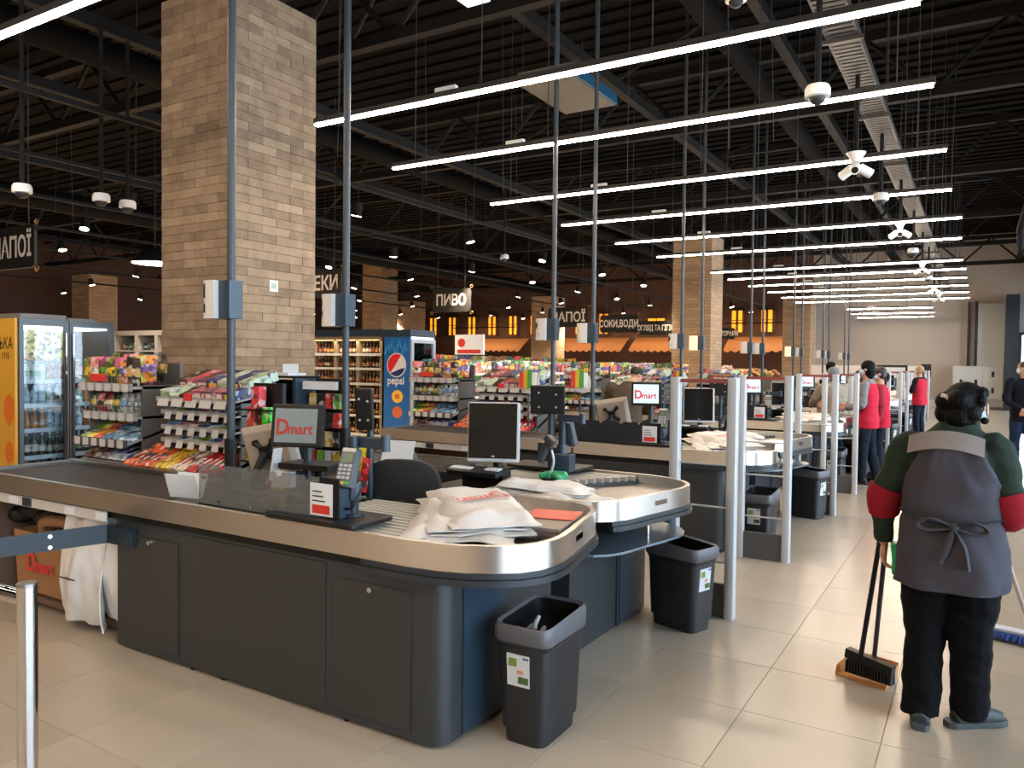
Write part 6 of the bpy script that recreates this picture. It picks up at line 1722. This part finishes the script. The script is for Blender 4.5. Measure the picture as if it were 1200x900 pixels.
# flat mop pushed ahead
mp = thing('flat_mop', 'blue fringed flat mop on a pale pole ahead of the cleaner', 'mop', (.3, 5.5, 0))
hr = wh_ @ V((.09, .33, 1.05))
MB().tube([hr + V((-.02, -.03, .12)), (.31, 5.58, .06)], .013, 8).build('pole', M('mop_pole', '#b9aaa0', .4), mp, smooth=40)
MB().obox((.34, 5.57, .045), (.50, .09, .03), rz(-.25)).build('frame', M('mop_frame', '#c8ccd4', .5), mp, bevel=.005)
fr_ = MB()
for i in range(54):
    for s in (-1, 1):
        p = V((.34, 5.57, .03)) + rz(-.25) @ V((-.27 + i * .01, .05 * s, 0))
        q = p + rz(-.25) @ V((RND.uniform(-.012, .012), (.06 + RND.uniform(-.01, .015)) * s, -.014))
        fr_.tube([p + V((0, 0, .01)), p.lerp(q, .6) + V((0, 0, .012)), q], [.008, .010, .007], 5)
tag(fr_.build('fringe', M('mop_blue', '#25407f', .9, noise=.3, scale=60), mp, smooth=60), kind='stuff')

# ---- staff and shoppers further along
m_vest = cloth('vest_red', '#c42a3e'); m_dkpants = cloth('trousers_navy', '#1c222b'); m_jean = cloth('jeans_blue', '#1f2c44')
person('woman in red vest and grey sleeves standing by the gates with hands held out', (-1.34, 11.95, 0), math.radians(82), 1.74, dict(
    top=cloth('sleeve_grey', '#7f7e80'), vest=m_vest, legs_mat=m_dkpants, hair='bob', hair_mat=m_hair, mask=True,
    arms=[((-.18, 0, 1.40), (-.22, .02, 1.12), (-.12, .27, 1.06)), ((.18, 0, 1.40), (.22, .0, 1.12), (.12, .26, 1.08))],
    hand_dir={-1: V((.2, 1, .05)), 1: V((-.2, 1, .05))}, legs=[((-.085, 0, .87), (-.09, .03, .49), (-.10, .04, .08)), ((.085, 0, .87), (.10, -.03, .49), (.11, -.12, .08))]), .013)
person('person in dark trousers and red vest just behind the woman with grey sleeves', (-1.26, 12.75, 0), math.radians(95), 1.66, dict(
    top=cloth('vest_dark_red', '#9c2f3c'), vest=m_vest, legs_mat=m_dkpants, hair='tail', hair_mat=m_hairbr, mask=True), .014)
person('blond woman in red vest with black sleeves and folded arms by the far gates', (-1.2, 20.6, 0), math.radians(62), 1.70, dict(
    top=cloth('sleeve_black', '#17161a'), vest=m_vest, legs_mat=cloth('trousers_dark_blue', '#1b2233'), hair='tail', hair_mat=m_hairbl, mask=True, shoe=m_white,
    arms=[((-.18, 0, 1.36), (-.24, .05, 1.1), (.02, .2, 1.16)), ((.18, 0, 1.36), (.24, .05, 1.1), (-.02, .22, 1.2))], hand_dir={-1: V((1, .2, .2)), 1: V((-1, .2, .2))}), .014)
person('man in navy sweater and jeans, hands behind his back, at the right edge', (.62, 14.9, 0), math.radians(12), 1.78, dict(
    bulk=1.12, top=cloth('sweater_navy', '#14161f'), legs_mat=m_jean, hair='short', hair_mat=M('hair_reddish', '#3d241b', .5), mask=True, turn=math.radians(55),
    arms=[((-.2, 0, 1.44), (-.27, -.08, 1.15), (-.06, -.19, 1.0)), ((.2, 0, 1.44), (.27, -.08, 1.15), (.06, -.19, .97))], hand_dir={-1: V((1, -.1, -.2)), 1: V((-1, -.1, -.2))}, hand_n={-1: V((0, 1, 0)), 1: V((0, 1, 0))},
    legs=[((-.09, 0, .9), (-.1, .05, .5), (-.11, .0, .08)), ((.09, 0, .9), (.1, .02, .5), (.12, -.12, .08))]), .013)
person('man in brown jacket and dark cap bending over beside the second pair of lanes', (-4.1, 9.8, 0), math.radians(10), 1.68, dict(
    bulk=1.35, lean=.3, head=(.08, .26, 1.50), tilt=-.25, turn=math.radians(-45), top=cloth('jacket_brown', '#4f4339'), top_name='jacket', legs_mat=m_dkpants, hair='cap', hair_mat=cloth('cap_dark', '#3a3a30'), sleeve=(.085, .075, .055),
    arms=[((-.24, .1, 1.32), (-.3, .2, 1.06), (-.1, .42, .98)), ((.24, .1, 1.32), (.3, .2, 1.06), (.1, .42, .98))]), .014)
person('shopper with dark hair and beige coat leaning over the third pair of lanes', (-2.35, 14.8, 0), math.radians(-70), 1.74, dict(
    bulk=1.15, top=cloth('coat_tan', '#a58a70'), top_name='coat', legs_mat=m_dkpants, hair='short', hair_mat=m_hair, lean=.15,
    arms=[((-.2, .05, 1.40), (-.25, .2, 1.15), (-.15, .42, 1.05)), ((.2, .05, 1.40), (.25, .2, 1.15), (.15, .42, 1.05))]), .014)
person('shopper in a pale quilted coat with grey hood behind the gates', (-2.02, 13.75, 0), math.radians(40), 1.66, dict(
    bulk=1.3, top=cloth('coat_cream', '#958b7c', .6), top_name='coat', legs_mat=m_dkpants, hair='hood', hair_mat=cloth('hood_grey', '#6f7476'), lean=.2, sleeve=(.08, .072, .055), head=(0, .13, 1.53),
    arms=[((-.22, .08, 1.30), (-.28, .2, 1.08), (-.2, .42, 1.0)), ((.22, .08, 1.30), (.28, .2, 1.08), (.1, .45, 1.0))]), .014)
person('woman with reddish hair and dark red top facing the lanes behind the gate posts', (-1.72, 14.25, 0), math.radians(100), 1.60, dict(
    top=cloth('top_maroon', '#5a2230'), legs_mat=m_dkpants, hair='bob', hair_mat=M('hair_auburn', '#4a221c', .5), mask=True), .014)
person('man in a pale jacket near the fifth pair of lanes behind the gates', (-2.0, 18.3, 0), math.radians(60), 1.74, dict(
    top=cloth('jacket_pale', '#86837c'), top_name='jacket', legs_mat=m_dkpants, hair='short', hair_mat=m_hair), .015)
